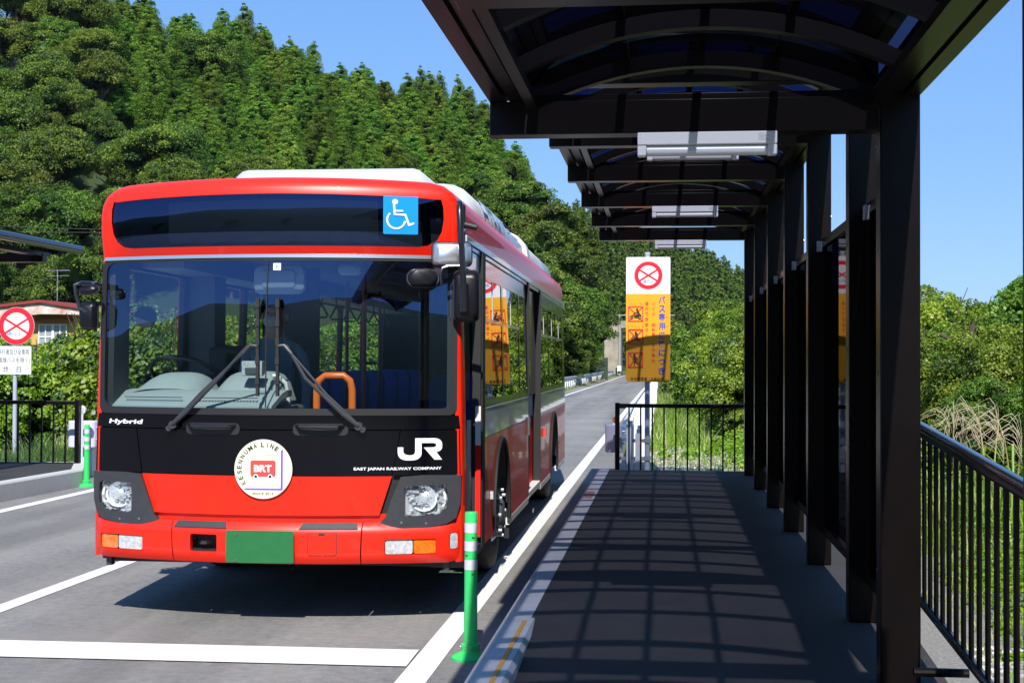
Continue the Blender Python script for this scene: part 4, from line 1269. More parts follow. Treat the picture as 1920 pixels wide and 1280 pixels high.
m.tube([(1.25, ym, 2.315), (1.16, ym - .01, 2.313), (1.125, ym - .02, 2.30), (1.115, ym - .03, 2.26), (1.12, ym - .03, 2.19)], .011, 8)
m.tube([(1.20, .12, 2.58), (1.24, .0, 2.56), (1.245, ym, 2.54)], .013, 8)
m.build('tube', M['black_paint'], mr, smooth=True)
m = MB(); m.box(1.195, 1.225, .06, .2, 2.50, 2.74); m.cyl((1.24, .05, 2.60), (1.32, .05, 2.58), .02, 8); m.build('bracket', M['rubber'], mr)
mirror_box('square_mirror', mr, (1.175, ym + .06, 2.395), .255, .150, .25, M['chrome'], rr=.03, dep=.045)
mirror_box('tall_mirror', mr, (1.270, ym + .07, 2.125), .165, .325, .12, M['mirror_black'], rr=.04, dep=.05)
mb2 = mirror_box('oval_mirror', mr, (1.00, ym - .03, 2.235), .20, .115, .2, M['mirror_black'], rr=.057, dep=.04, rx=-.25)
mb2.rotation_euler = (0, 0, 0)
ml = empty('mirror_arm', (0, 0, 0), 0, bus)
m = MB()
m.tube([(-1.19, .06, 2.20), (-1.24, -.04, 2.215), (-1.31, -.10, 2.215), (-1.345, -.12, 2.20), (-1.335, -.12, 2.14), (-1.31, -.12, 2.05), (-1.26, -.11, 2.02)], .013, 8)
m.tube([(-1.26, -.05, 2.205), (-1.20, -.10, 2.20)], .02, 8)
m.build('tube', M['black_paint'], ml, smooth=True)
mirror_box('side_mirror', ml, (-1.262, -.07, 2.0), .125, .18, -.15, M['mirror_black'], rr=.03)
mirror_box('under_mirror', ml, (-1.24, -.13, 2.165), .145, .07, -.2, M['mirror_black'], rr=.04, dep=.03, rx=-.6)

# ---------------------------------------------------------------- side walls
def SD(s):
    def f(y, z, d): return (s * (W(z) + d), y, z)
    return f
def archp(yc, r, z0, zc=.52, n=14):
    return [(yc + r, z0)] + [(yc + r * cos(pi * i / n), zc + r * 1.0 * sin(pi * i / n) * 1.02) for i in range(n + 1)] + [(yc - r, z0)]
def side(s, wins, doors, arches):
    zb_ = .35
    base = [(.14, zb_)]
    for yc in arches:
        base += [(yc - .56, zb_)] + [(yc - .56 * cos(pi * i / 14), .50 + .58 * sin(pi * i / 14)) for i in range(15)] + [(yc + .56, zb_)]
    base += [(10.7, zb_)]
    return base
AR = (2.35, 8.45)
base = side(1, [], [], AR)
# door side: lower red, waist silver, black window band
low = base + [(10.7, 1.12), (6.36, 1.12), (6.36, .36), (4.84, .36), (4.84, 1.12), (1.17, 1.12), (1.17, .36), (.20, .36), (.20, 1.12), (.14, 1.12)]
# drop duplicated skirt under the doors by clipping outline there
lowA = [(.14, .40), (.20, .40), (.20, 1.12), (.14, 1.12)]
def rect(a, b_, c, d_): return [(a, c), (b_, c), (b_, d_), (a, d_)]
def archpart(y0, y1, yc, ztop):
    return [(y0, .36), (yc - .56, .36)] + [(yc - .56 * cos(pi * i / 14), .50 + .58 * sin(pi * i / 14)) for i in range(15)] + [(yc + .56, .36), (y1, .36), (y1, ztop), (y0, ztop)]
f1 = SD(1)
for nm, P in (('side_panel', archpart(1.20, 4.84, 2.35, 1.14)), ('side_panel', archpart(6.36, 10.7, 8.45, 1.14))):
    patch(nm, P, f1, M['red'], bus, thick=.008, step=.35, off=-.002)
for a, b_ in ((1.20, 4.84), (6.36, 10.7)):
    patch('waist_panel', rect(a, b_, 1.143, 1.352), f1, M['silver'], bus, thick=.03, step=.5, off=-.001)
    patch('white_line', rect(a, b_, 1.352, 1.362), f1, M['white_paint'], bus, thick=.02, step=.6, off=.002)
for a, b_ in ((2.95, 4.84), (6.36, 7.86), (9.05, 10.65)):
    patch('skirt_trim', rect(a, b_, .30, .36), f1, M['white_paint'], bus, thick=.03, step=.6, off=.0)
WN = [(1.27, 2.50), (2.62, 3.98), (4.04, 4.78), (6.44, 7.70), (7.78, 8.95), (9.02, 10.2)]
patch('window_band', rect(1.20, 4.84, 1.364, 2.50), f1, M['black_gloss'], bus, holes=[rrect(a, b_, 1.42, 2.33, .04, 3) for a, b_ in WN[:3]], thick=.04, step=.5)
patch('window_band', rect(6.36, 10.7, 1.364, 2.50), f1, M['black_gloss'], bus, holes=[rrect(a, b_, 1.42, 2.33, .04, 3) for a, b_ in WN[3:]], thick=.04, step=.5)
for a, b_ in WN:
    wv = patch('window', rrect(a + .002, b_ - .002, 1.422, 2.328, .038, 3), f1, M['door_glass'], bus, step=.5, off=-.004)
    if b_ - a > 1:
        patch('sash', rect(a, b_, 2.0, 2.03), f1, M['silver'], wv, thick=.015, step=.6, off=.0)
        patch('sash', rect((a + b_) / 2 - .015, (a + b_) / 2 + .015, 2.03, 2.33), f1, M['silver'], wv, thick=.012, step=.6, off=.0)
# above the windows: bronze-silver gutter rail
m = MB(); m.box(1.205, 1.236, .20, 10.6, 2.50, 2.545); m.box(1.205, 1.224, .20, 10.6, 2.468, 2.499); m.build('roof_gutter', M['silver'], bus, bevel=.004)
m = MB(); m.box(1.17, 1.2175, .2, 1.25, 2.33, 2.465); m.build('door_header', M['silver'], bus, bevel=.004)
# front door, folded open
dr = empty('front_door', (0, 0, 0), 0, bus)
m = MB(); m.box(1.17, 1.235, .985, 1.02, .42, 2.31); m.build('leaf', M['rubber'], dr, bevel=.004)
m = MB(); m.box(1.20, 1.2385, .955, .984, .44, 1.10); m.build('leaf_edge', M['red_matt'], dr)
m = MB(); m.box(1.20, 1.2385, .955, .984, 1.10, 1.38); m.build('leaf_edge', M['white_matt'], dr)
m = MB(); m.box(.78, 1.15, .98, 1.0, .55, 2.25); m.build('glass', M['far_glass'], dr)
m = MB(); m.box(1.14, 1.168, .94, 1.0, .42, 1.28); m.build('door_post', mat('cream', (.55, .54, .46), .5), dr)
m = MB(); m.box(1.13, 1.16, .56, .60, .42, 2.25); m.box(1.10, 1.16, .30, .34, .42, 2.3); m.build('inner_post', M['inside_grey'], dr)
m = MB(); m.box(1.20, 1.2425, 1.03, 1.195, .36, 2.499); m.build('door_pillar', M['rubber'], bus)
m = MB(); m.box(1.0, 1.235, .2, 1.19, .33, .395); m.build('door_step', M['dark_plastic'], bus)
m = MB(); m.box(1.245, 1.27, 1.50, 1.56, .66, .72); m.build('side_marker', M['clear_lens'], bus)
# middle door
md = empty('middle_door', (0, 0, 0), 0, bus)
m = MB(); m.box(1.13, 1.155, 4.87, 6.33, .40, 1.12); m.build('lower_leaf', M['red_matt'], md)
m = MB(); m.box(1.13, 1.155, 4.87, 6.33, 1.12, 1.36); m.build('upper_leaf', M['white_matt'], md)
m = MB(); m.box(1.165, 1.185, 4.87, 6.33, 1.36, 2.46); m.build('glass', M['black_gloss'], md)
for y_ in (4.842, 6.332):
    m = MB(); m.box(1.165, 1.243, y_, y_ + .026, .38, 2.5); m.build('frame', M['rubber'], md)
m = MB(); m.box(1.13, 1.2425, 4.87, 6.33, .34, .398); m.build('sill', M['white_paint'], md)
m = MB(); m.box(1.2435, 1.262, 4.70, 4.80, .98, 1.16); m.build('door_button', M['steel'], bus)
m = MB(); m.box(1.2435, 1.27, 6.75, 6.85, .86, .95); m.build('side_lamp', M['logo_red'], bus)
# side lettering
d = Decal(); d.text('HYBRID', 2.9, 2.99, .13, 0, w=1.9)
# wheels
def wheel(x, y, s, front):
    r = .47
    wh = empty('wheel', (x, y, r), 0, bus)
    M4 = Matrix.Rotation(s * pi / 2, 4, 'Y')
    m = MB(); m.lathe([(.27, -.12), (.42, -.125), (.46, -.10), (.47, -.06), (.47, .06), (.46, .10), (.425, .125), (.34, .128), (.28, .12)], 44, M4=M4, close=False)
    m.build('tyre', M['tyre'], wh, smooth=True)
    m = MB()
    if front: m.lathe([(.285, .12), (.275, .09), (.25, .075), (.235, .11), (.18, .155), (.12, .165), (.11, .185), (.09, .20), (.0, .205)], 36, M4=M4, close=False)
    else: m.lathe([(.285, .12), (.275, .04), (.24, -.02), (.15, -.03), (.13, .04), (.10, .06), (.0, .06)], 36, M4=M4, close=False)
    m.build('rim', mat('wheel_rim', (.16, .17, .19), .35, metal=.6) if 'wr' not in M else M['wr'], wh, smooth=True)
    for i in range(8):
        m = MB(); a = 2 * pi * i / 8
        p0 = M4 @ Vector((.185 * cos(a), .185 * sin(a), .14 if front else -.03)); p1 = M4 @ Vector((.185 * cos(a), .185 * sin(a), .20 if front else .03))
        m.cyl(p0, p1, .014, 6); m.build('wheel_nut', M['pole_grey'], wh)
for y, fr_ in ((2.35, True), (8.45, False)):
    wheel(1.06, y, 1, fr_); wheel(-1.06, y, -1, fr_)
for yc in AR:
    m = MB(); pts = [(1.245, yc - .56, .36)] + [(1.247, yc - .56 * cos(pi * i / 16), .50 + .58 * sin(pi * i / 16)) for i in range(17)] + [(1.245, yc + .56, .36)]
    m.tube(pts, .016, 8); m.build('arch_trim', M['rubber'], bus, smooth=True)
    for s in (-1, 1):
        V = []; F = []
        for i in range(17):
            y_ = yc - .56 * cos(pi * i / 16); z_ = .50 + .58 * sin(pi * i / 16)
            V += [(s * 1.24, y_, z_), (s * .80, y_, z_)]
        for i in range(16): F.append((2 * i, 2 * i + 1, 2 * i + 3, 2 * i + 2))
        F.append(tuple(2 * i + 1 for i in range(17)))
        m = MB(); m.add(V, F); m.build('wheel_housing', M['inside_dark'], bus, fix=False)
# mudflap
m = MB(); m.box(1.02, 1.24, 2.98, 3.0, .18, .60); m.build('mud_flap', M['rubber'], bus)
# offside wall (seen from inside)
f2 = SD(-1)
WL = [(.30, 1.55), (1.95, 3.15), (3.25, 4.45), (4.55, 5.75), (5.85, 7.05), (7.15, 8.35), (8.45, 9.65)]
P = [(.14, .36), (1.79, .36)] + [(2.35 - .56 * cos(pi * i / 14), .50 + .58 * sin(pi * i / 14)) for i in range(15)] + [(2.91, .36), (7.89, .36)] + [(8.45 - .56 * cos(pi * i / 14), .50 + .58 * sin(pi * i / 14)) for i in range(15)] + [(9.01, .36), (10.7, .36), (10.7, 2.50), (.14, 2.50)]
ow = patch('offside_wall', P, f2, M['red'], bus, holes=[rrect(a, b_, 1.36 if a < 1 else 1.46, 2.34, .05, 3) for a, b_ in WL], thick=.01, step=.4)
patch('lining', P, f2, M['inside_dark'], ow, holes=[rrect(a, b_, 1.36 if a < 1 else 1.46, 2.34, .05, 3) for a, b_ in WL], thick=.035, step=.4, off=-.012)
for s in (-1, 1):
    m = MB(); m.prism([(.015, 1.36), (.30 if s < 0 else .16, 1.36), (.30 if s < 0 else .16, 2.42), (.05, 2.42)], lambda u, v, d: (d, u, v), *sorted((s * 1.185, s * 1.13))); m.build('pillar_lining', M['inside_dark'], bus)
for a, b_ in WL:
    patch('window', rrect(a, b_, 1.36 if a < 1 else 1.46, 2.34, .05, 3), f2, M['far_glass'], bus, step=.6, off=-.02)
# floor and chassis
m = MB(); m.box(-1.19, 1.12, .16, 1.75, .34, .40); m.box(-.78, .78, 1.75, 2.95, .34, .40); m.box(-1.19, 1.12, 2.95, 7.85, .34, .40); m.box(-.78, .78, 7.85, 9.05, .34, .40); m.box(-1.19, 1.19, 9.05, 10.65, .34, .40); m.build('floor', M['inside_dark'], bus)
m = MB(); m.box(-.5, .5, 1.0, 10.2, .22, .335); m.cyl((-.9, 2.35, .47), (.9, 2.35, .47), .07, 10); m.cyl((-.9, 8.45, .47), (.9, 8.45, .47), .09, 10); m.build('chassis', M['inside_dark'], bus)
# roof equipment
def pod(name, x0, x1, y0, y1, z0, z1, r, mt, fy=.35, fx=.22):
    V = []; F = []
    st = [(y0, .0, fx * .9), (y0 + fy * .35, .55, fx * .5), (y0 + fy, 1, 0), (y1 - fy, 1, 0), (y1 - fy * .35, .55, fx * .5), (y1, 0, fx * .9)]
    n = None
    for y, hh, ins in st:
        zt = z0 + (z1 - z0) * max(hh, .03)
        P = [(x0 + ins * .3, z0)]
        for i in range(6):
            a = radians(180 - 90 * i / 5); P.append((x0 + ins + fx * (1 + cos(a)) * 1, zt - (zt - z0) * .9 * (1 - sin(a))))
        for i in range(6):
            a = radians(90 - 90 * i / 5); P.append((x1 - ins - fx * (1 - cos(a)), zt - (zt - z0) * .9 * (1 - sin(a))))
        P.append((x1 - ins * .3, z0)); n = len(P)
        V += [(p[0], y, p[1]) for p in P]
    for a in range(len(st) - 1):
        for i in range(n - 1): F.append((a * n + i, a * n + i + 1, (a + 1) * n + i + 1, (a + 1) * n + i))
    F += [tuple(range(n)), tuple((len(st) - 1) * n + i for i in range(n))]
    m = MB(); m.add(V, F); return m.build(name, mt, bus, smooth=True, ang=40)
ac = pod('air_conditioner', -.78, .82, 1.0, 3.6, 2.86, 3.165, .1, M['roof_grey'], fy=.4, fx=.16)
m = MB()
for i in range(18): m.box(.10 + i * .022, .114 + i * .022, 1.06, 1.11, 2.95, 2.985)
m.build('vent', M['inside_dark'], ac)
p1 = pod('battery_cover', .30, 1.14, 1.15, 5.6, 2.80, 3.06, .1, M['roof_grey'], fy=.35, fx=.26)
pod('cover_joint', .32, 1.15, 5.55, 6.15, 2.80, 3.09, .1, M['white_paint'], fy=.12, fx=.26)
pod('battery_cover', .30, 1.14, 6.1, 9.6, 2.80, 3.06, .1, M['roof_grey'], fy=.35, fx=.26)
d.build('pod_lettering', [mat('letter_blue', (.30, .42, .62), .5)], p1, lambda u, v, k: (1.14 - .26 * (1 - sqrt(max(0, 1 - (1 - (3.06 - (v - .06)) / .234) ** 2))) + k + .022, u, (v - .06) + .004))

# ---------------------------------------------------------------- inside
it = bus
m = MB(); m.box(-1.16, 1.16, .35, 10.6, 2.50, 2.53); m.box(-1.16, -.85, .6, 10.6, 2.36, 2.50); m.box(.85, 1.16, 1.2, 10.6, 2.36, 2.50); m.build('ceiling', M['ceiling'], bus)
m = MB(); m.box(-1.15, 1.15, 10.55, 10.6, .42, 2.5); m.build('rear_lining', M['inside_dark'], bus)
dsh = empty('dashboard', (0, 0, 0), 0, bus)
patch('top', [(-1.15, 0), (.02, 0), (.05, .40), (-1.15, .45)], lambda u, v, d: (u, yf(u, 1.4) + .06 + v, 1.405 + .10 * min(1, v / .25) + d), M['dash'], dsh, step=.1, thick=.04)
m = MB(); m.prism([(-1.16, 0), (.03, 0), (.05, .45), (-1.16, .5)], lambda u, v, d: (u, .12 + v, d), .5, 1.40); m.build('body', M['inside_grey'], dsh, bevel=.03)
# instrument hood in front of the wheel
V = []; F = []
for j in range(7):
    y_ = .18 + .42 * j / 6
    for i in range(13):
        t = i / 12; x = -1.10 + .54 * t
        h = .16 * (1 - abs(2 * t - 1) ** 3.5) * sin(pi * min(1, (j + 1.2) / 6.0) * .5)
        V.append((x, y_, 1.46 + h))
for j in range(6):
    for i in range(12): F.append((j * 13 + i, j * 13 + i + 1, (j + 1) * 13 + i + 1, (j + 1) * 13 + i))
m = MB(); m.add(V, F); m.build('instrument_hood', M['dash'], dsh, smooth=True, ang=60)
V = []; F = []
for j in range(6):
    y_ = .05 + .45 * j / 5
    for i in range(13):
        t = i / 12; x = -.50 + .50 * t
        h = .20 * (1 - abs(2 * t - 1) ** 5) * sin(pi * min(1, (j + .8) / 4.5) * .5)
        V.append((x, y_, 1.43 + h))
for j in range(5):
    for i in range(12): F.append((j * 13 + i, j * 13 + i + 1, (j + 1) * 13 + i + 1, (j + 1) * 13 + i))
m = MB(); m.add(V, F); m.build('console_hood', M['dash'], dsh, smooth=True, ang=60)
m = MB(); m.box(-.25, -.11, .02, .10, 1.60, 1.70); fb = m.build('fare_display', M['clear_lens'], dsh, bevel=.006)
m = MB(); m.box(-.22, -.14, -.0, .018, 1.615, 1.655); m.build('screen', M['led'], fb)
for x0 in (-1.05, -.52): 
    m = MB()
    for i in range(20): m.box(x0 + i * .022, x0 + .012 + i * .022, yf(x0 + i * .022, 1.4) + .10, yf(x0 + i * .022, 1.4) + .13, 1.4155 + .04, 1.46)
    m.build('defroster_vent', M['inside_dark'], dsh)
# steering wheel
sw = empty('steering_wheel', (-.885, .72, 1.615), 0, bus)
M4 = Matrix.Rotation(radians(-28), 4, 'X')
m = MB(); m.tube([M4 @ Vector((.235 * cos(radians(a)), .235 * sin(radians(a)), 0)) for a in range(0, 361, 12)], .0165, 10, cap=False); m.build('wheel_rim', M['rubber'], sw, smooth=True)
m = MB(); m.lathe([(.06, -.05), (.065, .0), (.0, .01)], 16, M4=M4)
for a in (30, 150, 270): m.tube([(0, 0, -.02), M4 @ Vector((.23 * cos(radians(a)), .23 * sin(radians(a)), 0))], .014, 8)
m.tube([(0, 0, -.02), (0, -.18, -.5)], .035, 10)
m.build('column', M['rubber'], sw, smooth=True)
# rails by the door
m = MB(); m.tube([(.145, .5, .42), (.145, .5, 1.50), (.16, .5, 1.565), (.205, .5, 1.60), (.335, .5, 1.60), (.38, .5, 1.565), (.395, .5, 1.50), (.395, .5, .42)], .026, 12); m.build('hand_rail', M['orange_rail'], bus, smooth=True)
m = MB(); m.tube([(.0, .30, 1.25), (.0, .28, 1.46), (-.012, .26, 1.55), (-.07, .25, 1.60), (-.10, .25, 1.60)], .014, 10); m.build('hand_rail', M['white_paint'], bus, smooth=True)
# cab partition and pillars
m = MB(); m.box(-.66, -.20, 1.95, 2.0, .9, 2.45); m.build('partition', M['inside_dark'], bus)
m = MB(); m.box(-1.16, -.95, 1.62, 1.9, .9, 2.45); m.build('partition', M['inside_grey'], bus)
# driver seat
ds = empty('driver_seat', (-.85, 1.35, .4), 0, bus)
m = MB(); m.box(-.24, .24, -.2, .25, .45, .57); m.box(-.24, .24, .24, .34, .57, 1.20); m.box(-.15, .15, .25, .33, 1.2, 1.42); m.build('cushion', M['inside_dark'], ds, bevel=.04)
# passenger seats
def seat(x, y):
    r = empty('seat', (x, y, .4), 0, bus)
    m = MB(); m.box(-.22, .22, -.42, .02, .42, .52); m.build('cushion', M['seat_blue'], r, bevel=.03)
    m = MB(); m.prism([(-.22, .5), (.22, .5), (.22, 1.10), (.17, 1.20), (-.17, 1.20), (-.22, 1.10)], lambda u, v, d: (u, d + (v - .5) * .12, v), -.0, .08); m.build('backrest', M['seat_blue'], r, bevel=.02)
    return r
for y in (3.4, 4.3, 5.2, 6.2, 7.1, 8.0, 8.9, 9.8):
    seat(-.90, y)
for y in (1.9, 3.0, 3.9, 6.9, 7.8, 8.8, 9.8): seat(.90, y)
for x, y in ((-.60, 3.05), (-.60, 4.8), (-.62, 6.6), (.62, 2.3), (.62, 4.6), (.62, 6.5), (.30, 1.35), (.55, 8.3)):
    m = MB(); m.cyl((x, y, .4), (x, y, 2.5), .018, 10); m.build('pole', M['pole_red'], bus, smooth=True)
for x in (-.55, .55):
    m = MB(); m.cyl((x, 2.2, 2.33), (x, 10, 2.33), .015, 8); m.build('ceiling_rail', M['inside_grey'], bus, smooth=True)
sb = MB(); sb.tube([(0, 0, 0), (0, 0, -.10)], .008, 6); sb.tube([(0, 0, -.09), (-.06, 0, -.20), (-.045, 0, -.215), (.045, 0, -.215), (.06, 0, -.20), (0, 0, -.09)], .010, 6)
s0 = sb.build('hand_strap', M['strap'], bus); s0.location = (-.55, 2.9, 2.32)
for x, ys_ in ((-.55, (3.5, 4.1, 4.7, 5.3, 5.9, 6.5)), (.55, (2.6, 3.2, 3.8, 4.4, 7.0, 7.6)), (-.1, ())):
    for y in ys_:
        c = s0.copy(); C.objects.link(c); c.parent = bus; c.location = (x, y, 2.32)
# inner mirror (its pale back) and the small one
for nm, x0, x1, z0, z1, y_ in (('inner_mirror', -.175, .175, 2.145, 2.335, .06), ('small_mirror', .385, .545, 2.27, 2.345, .10)):
    m = MB(); P = rrect(x0, x1, z0, z1, .05 if nm == 'inner_mirror' else .035, 6); n = len(P)
    cxm, czm = (x0 + x1) / 2, (z0 + z1) / 2
    V = []
    for sc, dy in ((1, .0), (1, -.012), (.95, -.028), (.66, -.034), (.62, -.045), (.2, -.047)):
        V += [(cxm + (u - cxm) * sc, y_ + dy, czm + (v - czm) * sc) for u, v in P]
    F = [tuple(range(n))]
    for a in range(5):
        for i in range(n): F.append((a * n + i, a * n + (i + 1) % n, (a + 1) * n + (i + 1) % n, (a + 1) * n + i))
    F.append(tuple(5 * n + i for i in range(n)))
    m.add(V, F); m.build(nm, M['dash'], bus, smooth=True, ang=30)
m = MB(); m.prism(circ(-1.02, 2.0, .075, 24), lambda u, v, d: (u, .30 + d, v), 0, .03); m.build('round_mirror', M['inside_dark'], bus)

# ================================================================== person standing in the cab
from mathutils import noise as mnoise
def skin_body(name, verts, edges, radii, mt, parent, sub=2, root=0):
    me = bpy.data.meshes.new(name); me.from_pydata(verts, edges, []); me.update()
    o = bpy.data.objects.new('tmp', me); C.objects.link(o)
    sk = o.modifiers.new('s', 'SKIN'); 
    if not me.skin_vertices: 
        bpy.context.view_layer.objects.active = o
    for i, r in enumerate(radii):
        me.skin_vertices[0].data[i].radius = r if isinstance(r, tuple) else (r, r)
        me.skin_vertices[0].data[i].use_root = (i == root)
    sk.use_smooth_shade = True
    ss = o.modifiers.new('u', 'SUBSURF'); ss.levels = sub; ss.render_levels = sub
    dg_ = bpy.context.evaluated_depsgraph_get()
    m2 = bpy.data.meshes.new_from_object(o.evaluated_get(dg_))
    m2.name = name
    bpy.data.objects.remove(o); 
    m2.materials.clear()
    for q in (mt if isinstance(mt, list) else [mt]): m2.materials.append(q)
    return link(name, m2, parent)
px_, py_ = -.10, .98
per = empty('person', (-2.86, 8.95 + 1.02, .37))
tag(per, 'driver in a pale blue shirt and face mask standing behind the windscreen, arms lowered', 'person')
vs = [(0, 0, .92), (0, 0, 1.08), (0, 0, 1.25), (0, .0, 1.38), (0, .01, 1.47), (0, 0, 1.56), (0, -.005, 1.64), (0, -.005, 1.69)]
rs = [(.155, .11), (.14, .10), (.165, .11), (.13, .085), (.055, .055), (.072, .085), (.080, .098), (.055, .07)]
ed = [(0, 1), (1, 2), (2, 3), (3, 4), (4, 5), (5, 6), (6, 7)]
for s in (-1, 1):
    b0 = len(vs)
    vs += [(s * .155, 0, 1.37), (s * .20, .0, 1.32), (s * .235, .02, 1.12), (s * .235, -.04, .94), (s * .225, -.10, .86), (s * .222, -.135, .82)]
    rs += [.058, .052, .042, .034, .026, (.036, .020)]
    ed += [(3, b0), (b0, b0 + 1), (b0 + 1, b0 + 2), (b0 + 2, b0 + 3), (b0 + 3, b0 + 4), (b0 + 4, b0 + 5)]
    for k, (fx_, ln) in enumerate(((-.026, .062), (-.009, .074), (.009, .070), (.026, .055))):
        f0 = len(vs)
        vs += [(s * .222 + fx_, -.160, .800), (s * .222 + fx_ * 1.1, -.175, .800 - ln * .5), (s * .222 + fx_ * 1.1, -.170, .800 - ln)]
        rs += [.0095, .009, .008]; ed += [(b0 + 5, f0), (f0, f0 + 1), (f0 + 1, f0 + 2)]
    f0 = len(vs)
    vs += [(s * (.222 - .045), -.135, .815), (s * (.222 - .055), -.155, .785)]; rs += [.011, .009]; ed += [(b0 + 5, f0), (f0, f0 + 1)]
    l0 = len(vs)
    vs += [(s * .095, 0, .86), (s * .10, 0, .66), (s * .105, -.01, .46), (s * .105, .01, .25), (s * .105, .02, .07), (s * .108, -.10, .035)]
    rs += [.095, .085, .062, .055, .042, (.042, .03)]
    ed += [(0, l0), (l0, l0 + 1), (l0 + 1, l0 + 2), (l0 + 2, l0 + 3), (l0 + 3, l0 + 4), (l0 + 4, l0 + 5)]
bd = skin_body('body', vs, ed, rs, [M['skin'], M['shirt'], M['trousers']], per)
me = bd.data
for p in me.polygons:
    c = p.center
    if c.z < .95 and abs(c.x) < .19: p.material_index = 2
    elif c.z < 1.45 and not (abs(c.x) > .17 and c.z < .93): p.material_index = 1
m = MB()
bm_ = bmesh.new(); bmesh.ops.create_icosphere(bm_, subdivisions=3, radius=1)
V = [v.co.copy() for v in bm_.verts]; F = [tuple(v.index for v in f.verts) for f in bm_.faces]; bm_.free()
Vh = [Vector((v.x * .112, v.y * .128 + .014, v.z * .130 + 1.645)) for v in V]
keep = [f for f in F if (sum(Vh[i].z for i in f) / 3 > 1.685 or sum(Vh[i].y for i in f) / 3 > .01) and sum(Vh[i].z for i in f) / 3 > 1.545]
m.add(Vh, keep); m.build('hair', M['hair'], per, smooth=True, ang=80, fix=False)
Vm = [Vector((v.x * .064, v.y * .055 - .075, v.z * .052 + 1.575)) for v in V]
m = MB(); m.add(Vm, [f for f in F if sum(Vm[i].y for i in f) / 3 < -.07]); m.build('face_mask', M['mask'], per, smooth=True, ang=80, fix=False)
for s in (-1, 1):
    m = MB(); m.add([Vector((v.x * .013 + s * .030, v.y * .008 - .093, v.z * .008 + 1.632)) for v in V], F); m.build('eye', M['ink'], per, smooth=True)
    m = MB(); m.add([Vector((v.x * .012 + s * .088, v.y * .02 + .0, v.z * .032 + 1.61)) for v in V], F); m.build('ear', M['skin'], per, smooth=True)
m = MB(); m.add([Vector((v.x * .014, v.y * .018 - .098, v.z * .022 + 1.605)) for v in V], F); m.build('nose', M['skin'], per, smooth=True)
per.scale = (1.03, 1, 1.03)
# ================================================================== vegetation
rng = np.random.default_rng(7)
def unit(v): return v / (np.linalg.norm(v, axis=1, keepdims=True) + 1e-9)
def leaf_quads(P, Nr, Ln, asp=.55, fold=.18):
    n = len(P)
    Nr = unit(Nr)
    t = unit(np.cross(Nr, unit(rng.normal(size=(n, 3)))))
    b = np.cross(Nr, t)
    Ln = Ln[:, None]
    V = np.stack([P - t * Ln * .5, P + b * Ln * asp * .5 - Nr * Ln * fold, P + t * Ln * .5, P - b * Ln * asp * .5 - Nr * Ln * fold], axis=1)
    return V.reshape(-1, 3)
def clump_leaves(cen, rad, n_each, size, jitter=.55, up=.25, squash=.85, shell=.35, low=-.45):
    """leaves over the outside of many small round clumps"""
    k = len(cen)
    idx = np.repeat(np.arange(k), n_each)
    d = unit(rng.normal(size=(len(idx), 3)))
    d[:, 2] = np.where(d[:, 2] < low, -d[:, 2], d[:, 2])
    r = rad[idx] * (1 - shell * rng.random(len(idx)))
    P = cen[idx] + d * r[:, None] * np.array([1, 1, squash])
    Nn = d + rng.normal(size=d.shape) * jitter + np.array([0, 0, up])
    S = size * (.7 + .6 * rng.random(len(idx)))
    return P, Nn, S, idx
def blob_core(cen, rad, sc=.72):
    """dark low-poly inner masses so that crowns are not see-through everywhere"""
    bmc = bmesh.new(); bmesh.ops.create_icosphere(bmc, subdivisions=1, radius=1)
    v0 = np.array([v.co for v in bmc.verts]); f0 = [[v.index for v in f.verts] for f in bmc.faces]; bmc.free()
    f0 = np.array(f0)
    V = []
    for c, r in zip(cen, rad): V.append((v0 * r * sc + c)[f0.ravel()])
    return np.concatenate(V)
def foliage_mesh(name, P, Nn, S, mi, mats, core=None, asp=.6):
    Q = leaf_quads(P, Nn, S, asp)
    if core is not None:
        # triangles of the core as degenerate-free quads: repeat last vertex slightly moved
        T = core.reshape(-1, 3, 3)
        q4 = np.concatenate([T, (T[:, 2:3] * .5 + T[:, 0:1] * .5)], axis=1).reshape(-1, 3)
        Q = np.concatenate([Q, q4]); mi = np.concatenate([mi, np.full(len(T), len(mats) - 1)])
    return np_mesh(name, Q, 4, mi, mats, parent=False)
def trunk_mesh(name, h, r, lean=0.0, limbs=4):
    m = MB()
    m.tube([(0, 0, -.4), (lean * .3, 0, h * .35), (lean, 0, h)], [r * 1.25, r * .9, r * .35], 8)
    rr = random.Random(int(h * 100))
    for i in range(limbs):
        z = h * (.4 + .5 * i / max(limbs, 1)); a = rr.random() * 6.28; l = h * .22
        m.tube([(lean * z / h, 0, z), (lean * z / h + cos(a) * l * .5, sin(a) * l * .5, z + l * .35), (lean * z / h + cos(a) * l, sin(a) * l, z + l * .6)], [r * .4, r * .28, r * .12], 5)
    me = bpy.data.meshes.new(name); me.from_pydata(m.v, [], m.f); me.materials.append(M['bark'])
    return me
